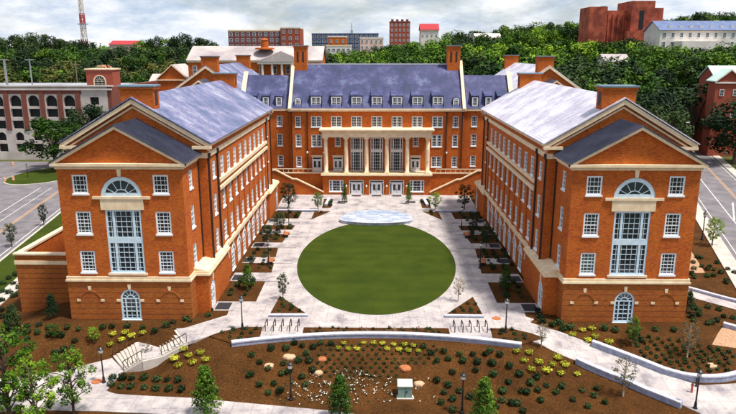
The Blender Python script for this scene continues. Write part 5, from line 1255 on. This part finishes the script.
q = pix(731, 150); tree('d', (q.x + 2, q.y - 6, q.z), 11, 'dark green tree beside the huge evergreen across the street', None, 1.3)
q = pix(62, 168); tree('g', (q.x, q.y - 3, q.z), 15.0, 'rounded green tree on the grass island before the parking deck', None, 1.35)
q = pix(83, 165); tree('d', (q.x, q.y + 2, q.z), 17.5, 'taller dark green tree against the corner of the parking deck', None, 1.0)
q = pix(100, 165); tree('d', (q.x + 1, q.y + 6, q.z), 14, 'dark green tree behind the corner of the parking deck', None, 1.0)
# far-off woods and undergrowth as one mass
k = random.Random(5); mb = MB()
for i in range(2600):
    y = 185 + 290 * k.random() ** 0.8; x = k.uniform(-0.66, 0.62) * y
    if any(a_ - 3 < x < b_ + 3 and c_ - 4 < y < d_ + 3 for a_, b_, c_, d_ in KEEP): continue
    if x > 0 and xr_left(y) - 3 < x < xr_right(y) + 3 and y < 230: continue
    if x < 0 and lk(y) - 15 < x < lk(y) + 3 and y < 240: continue
    z = h(x, y); r = k.uniform(2.2, 4.5)
    for _ in range(34):
        d = Vector((k.gauss(0, 1), k.gauss(0, 1), abs(k.gauss(0, 1)) * 0.9)).normalized(); p = Vector((x, y, z)) + d * r * k.uniform(.7, 1)
        n_ = (d + Vector((k.gauss(0, .5), k.gauss(0, .5), .3))).normalized(); t = n_.cross(Vector((k.gauss(0, 1), k.gauss(0, 1), k.gauss(0, 1)))).normalized(); b = n_.cross(t); a = k.uniform(.4, .8); t *= a; b *= a * .7
        mb.face([p - t, p - b, p + t, p + b])
for i in range(900):
    x = k.uniform(-700, 700); y = k.uniform(470, 760); z = h(x, y) + (6 if x < 40 else 4) - 2; r = k.uniform(5, 8)
    if -60 < x < 10 and y < 530: continue
    for _ in range(46):
        d = Vector((k.gauss(0, 1), k.gauss(0, 1), abs(k.gauss(0, 1)) * 0.8)).normalized(); p = Vector((x, y, z)) + d * r * k.uniform(.7, 1)
        n_ = (d + Vector((k.gauss(0, .5), k.gauss(0, .5), .3))).normalized(); t = n_.cross(Vector((k.gauss(0, 1), k.gauss(0, 1), k.gauss(0, 1)))).normalized(); b = n_.cross(t); a = k.uniform(.8, 1.5); t *= a; b *= a * .7
        mb.face([p - t, p - b, p + t, p + b])
o = part(mb, 'distant_wood', 'leaf_green'); o['kind'] = 'stuff'; o['label'] = 'far wooded ridge and undergrowth below the hillside trees'; o['category'] = 'wood'

# ------------------------------------------------------------------ shrubs
def shrub_mesh(seed, leaf, n_=150, flat=0.8, size=0.13):
    k = random.Random(seed); mb = MB()
    for _ in range(n_):
        d = Vector((k.gauss(0, 1), k.gauss(0, 1), k.gauss(0, 1) + 0.3)).normalized(); p = Vector((d.x, d.y, 0.75 + d.z * flat)) * 0.5 * k.uniform(0.6, 1.05)
        if p.z < 0: p.z = 0.02
        nr = (d + Vector((k.gauss(0, .5), k.gauss(0, .5), k.gauss(0, .5) + .3))).normalized(); t = nr.cross(Vector((k.gauss(0, 1), k.gauss(0, 1), k.gauss(0, 1)))).normalized(); b = nr.cross(t)
        a = size * k.uniform(.6, 1.3); t *= a; b *= a * .6; mb.face([p - t, p - b, p + t, p + b])
    return mb.mesh('shrub', leaf)
SH = {'d': [shrub_mesh(1, 'leaf_shrub'), shrub_mesh(2, 'leaf_shrub'), shrub_mesh(3, 'leaf_dark')], 'y': [shrub_mesh(4, 'leaf_yellow', 130, 0.55), shrub_mesh(5, 'leaf_yellow', 130, .55)], 't': [shrub_mesh(6, 'leaf_shrub', 60, 0.7, 0.17), shrub_mesh(7, 'leaf_dark', 60, 0.7, .17)], 'r': [shrub_mesh(8, 'leaf_rust', 60, 0.7, 0.16)]}
def shrub(p, sz, kind, label, group):
    o = link('yellow_shrub' if kind == 'y' else 'groundcover_tuft' if kind in 'tr' else 'round_shrub', rnd.choice(SH[kind]), None, (p[0], p[1], p[2] - 0.03), rnd.uniform(0, 6.28), sz * rnd.uniform(0.85, 1.15))
    tag(o, label, 'shrub', group)
def shrubs(crop, sc, pts, sz, kind, label, group):
    for a, b in pts: shrub(pix(crop[0] + a / sc, crop[1] + b / sc + 0.6), sz, kind, label, group)
GS = 'dark shrubs on the mulch slope below the curved wall'; LS = 'dark round shrub on the mulch slope below the curved stone wall'
shrubs((240, 274), 2.944, [(35, 240), (58, 262), (92, 222), (135, 222), (160, 206), (183, 213), (215, 218), (238, 205), (268, 207), (83, 280), (128, 265), (172, 257), (195, 237), (203, 257), (122, 295), (143, 290), (182, 305), (193, 328), (56, 328), (83, 352), (118, 347), (100, 325), (213, 285), (30, 300), (540, 215), (563, 235), (600, 230), (645, 238), (685, 238), (722, 238), (580, 257), (613, 252), (655, 257), (697, 262)], 0.72, 'd', LS, GS)
shrubs((430, 352), 6.68, [(220, 65), (315, 72), (420, 82), (532, 100), (303, 128), (148, 140), (428, 155), (602, 155), (526, 205), (672, 212), (712, 175), (720, 260), (612, 268), (487, 268), (477, 330), (545, 350), (120, 225), (43, 195), (195, 265), (92, 275), (150, 320), (75, 345), (270, 305), (620, 400), (150, 395)], 0.72, 'd', LS, GS)
shrubs((486, 274), 2.944, [(15, 265), (40, 240), (68, 270), (98, 297), (130, 322), (150, 303), (177, 330), (207, 350), (224, 333), (48, 347), (66, 320), (20, 297), (120, 350), (283, 345), (317, 360), (350, 380), (325, 340), (12, 228), (255, 372), (300, 392), (160, 375), (90, 385), (30, 395)], 0.70, 'd', 'dark round shrub on the mulch slope below the ramp wall', 'dark shrubs below the ramp wall')
shrubs((100, 352), 6.68, [(85, 180), (150, 180), (210, 180), (295, 178), (378, 190), (450, 190), (525, 190), (75, 222), (143, 235), (205, 238), (295, 243), (375, 250), (460, 255), (545, 257)], 0.78, 'd', 'dark shrub in two neat rows along the front path by the steps', 'shrub rows by the front path')
shrubs((100, 310), 6.68, [(560, 265), (590, 310), (500, 330), (525, 375), (670, 290), (620, 355), (710, 335)], 0.8, 'y', 'yellow-green shrub below the outdoor steps', 'yellow shrubs below the steps')
shrubs((100, 310), 6.68, [(170, 155), (285, 155), (215, 178), (85, 165), (145, 205), (70, 235)], 0.8, 'y', 'yellow-green shrub between the outdoor steps and the blue-roofed pavilion', 'yellow shrubs above the steps')
shrubs((100, 310), 6.68, [(80, 115), (185, 110), (285, 125), (365, 145), (440, 110), (490, 85), (575, 65), (20, 120)], 0.75, 'd', 'dark shrub along the foot of the blue-roofed pavilion', 'shrubs at the blue-roofed pavilion')
shrubs((240, 274), 2.944, [(290, 220), (318, 222), (345, 222), (393, 205), (420, 206), (433, 222), (453, 208), (468, 224), (485, 210), (497, 227), (512, 212), (525, 228), (305, 206), (363, 204)], 0.62, 'y', 'small yellow shrub right below the curved stone wall', 'yellow shrubs below the curved wall')
shrubs((486, 274), 2.944, [(90, 230), (127, 233), (112, 257), (155, 262), (195, 268), (210, 248), (232, 270), (133, 283), (178, 288), (220, 295), (268, 297)], 0.82, 'y', 'bright yellow shrub on the slope beside the top of the ramp', 'yellow shrubs by the ramp')
shrubs((486, 274), 2.944, [(283, 167), (310, 163), (320, 187), (300, 198), (362, 203), (255, 180)], 0.78, 'y', 'yellow-green shrub between the ramp and the pale-roofed pavilion', 'yellow shrubs above the ramp')
shrubs((486, 274), 2.944, [(165, 143), (195, 153), (213, 147), (226, 165), (247, 160), (348, 163), (380, 168), (498, 165), (552, 167), (455, 195), (440, 170)], 0.85, 'd', 'dark shrub along the foot of the pale-roofed pavilion', 'shrubs at the pale-roofed pavilion')
shrubs((0, 310), 6.68, [(120, 115), (183, 115), (262, 105), (325, 122), (450, 120), (525, 130), (125, 152), (183, 152), (252, 155), (60, 125), (185, 195), (430, 270), (483, 255), (185, 260), (370, 295), (500, 210), (330, 170), (410, 175)], 0.72, 'd', 'dark shrub on the bank in front of the service yard wall', 'shrubs before the yard wall')
shrubs((0, 265), 6.68, [(20, 130), (90, 130), (130, 155), (20, 185), (95, 210), (60, 95), (110, 70), (10, 245), (25, 350), (55, 385), (60, 190), (5, 310)], 0.95, 'd', 'dark shrub on the bank between the sidewalk and the yard wall', 'shrubs by the sidewalk')
# bank above the ramp wall: regular small plants
for i in range(11):
    for j in range(8):
        u = 628 + 10.2 * i + 3.5 * j + rnd.uniform(-1.5, 1.5); v = 333 + 4.6 * j + 1.9 * i + rnd.uniform(-1, 1)
        if u > 735 or v > 372 or v > 344 + (u - 592) * 0.37 - 3: continue
        shrub(pix(u, v), 0.5, 't', 'small dark plant in neat rows on the bank above the ramp wall', 'small plants above the ramp')
for i in range(30):
    u, v = rnd.uniform(684, 736), rnd.uniform(252, 284)
    if v - 252 < (u - 690) * 0.6 - 6: continue
    shrub(pix(u, v), 0.75, 'd', 'dark shrub on the bank beside the street behind the pale-roofed wing', 'shrubs by the right street')
for i in range(12): shrub(pix(rnd.uniform(690, 734), rnd.uniform(304, 326)), 0.75, 'd', 'dark shrub between the side path and the conifer', 'shrubs by the side path')
# ground cover grid in the middle of the slope
for j in range(8):
    for i in range(16):
        u = 318 + 8.2 * i + (4 if j % 2 else 0) + rnd.uniform(-1, 1); v = 346 + 4.4 * j + rnd.uniform(-.7, .7)
        if u > 440 + (0 if j < 5 else -30) or abs(u - 405) < 8 and v > 365: continue
        shrub(pix(u, v), 0.36, 't', 'tiny dark plant in the staggered grid on the middle of the slope', 'staggered small plants on the slope')
# plants in the courtyard beds
def inside(poly, x, y):
    c = False
    for (x0, y0), (x1, y1) in zip(poly, poly[1:] + poly[:1]):
        if (y0 > y) != (y1 > y) and x < (x1 - x0) * (y - y0) / (y1 - y0) + x0: c = not c
    return c
for kx, poly in bed_polys:
    poly = [(q[0], q[1]) for q in poly]; xs_ = [q[0] for q in poly]; ys_ = [q[1] for q in poly]; cx, cy = sum(xs_) / len(xs_), sum(ys_) / len(ys_)
    shr = [(cx + (a - cx) * .88, cy + (b - cy) * .88) for a, b in poly]
    side = 'blue-roofed' if cx < 0 else 'pale-roofed'
    st = {'s': 0.75, 'g': 1.0, 'h': 1.1}.get(kx, 1.6); y = min(ys_)
    while y < max(ys_):
        x = min(xs_)
        while x < max(xs_):
            a, b = x + rnd.uniform(-.25, .25), y + rnd.uniform(-.25, .25)
            if inside(shr, a, b):
                if kx == 's': shrub((a, b, 0.1), 0.4, 'r' if rnd.random() < .4 else 't', 'low rusty tuft in the narrow bed behind the curved wall', 'tufts behind the curved wall')
                elif kx in 'gh': shrub((a, b, 0.1), 0.5, 't', 'small dark plant in the paved-in bed by the %s wing end' % side, 'plants in the %s front beds' % side)
                else: shrub((a, b, 0.1), rnd.uniform(.5, .85), 'd', 'dark shrub in a courtyard bed along the %s wing' % side, 'courtyard shrubs of the %s wing' % side)
            x += st
        y += st
# white flowers, uncountable
mb = MB(); k = random.Random(9)
for i in range(230):
    u = k.gauss(350, 40); v = k.uniform(371, 404)
    if u < 280 or u > 440 or v < 371 + abs(u - 350) * 0.12 or abs(u - 405) < 9: continue
    q = pix(u, v)
    for _ in range(5):
        a = k.uniform(0, 6.28); r = 0.06; c = q + Vector((k.uniform(-.18, .18), k.uniform(-.18, .18), k.uniform(.05, .22)))
        mb.m = 0 if k.random() < .3 else 1
        mb.face([c + Vector((r * math.cos(a), r * math.sin(a), .03)), c + Vector((-r * math.sin(a), r * math.cos(a), 0)), c + Vector((-r * math.cos(a), -r * math.sin(a), .03)), c + Vector((r * math.sin(a), -r * math.cos(a), .05))])
o = part(mb, 'white_flowers', ['flower_white', 'leaf_shrub']); o['kind'] = 'stuff'; o['label'] = 'drift of tiny white flowers on the mulch slope around the cabinet'; o['category'] = 'flowers'
# unused prototypes are removed
for lst in PT.values():
    for o, used in lst:
        if not used[0]:
            for c in list(o.children): bpy.data.objects.remove(c)
            bpy.data.objects.remove(o)
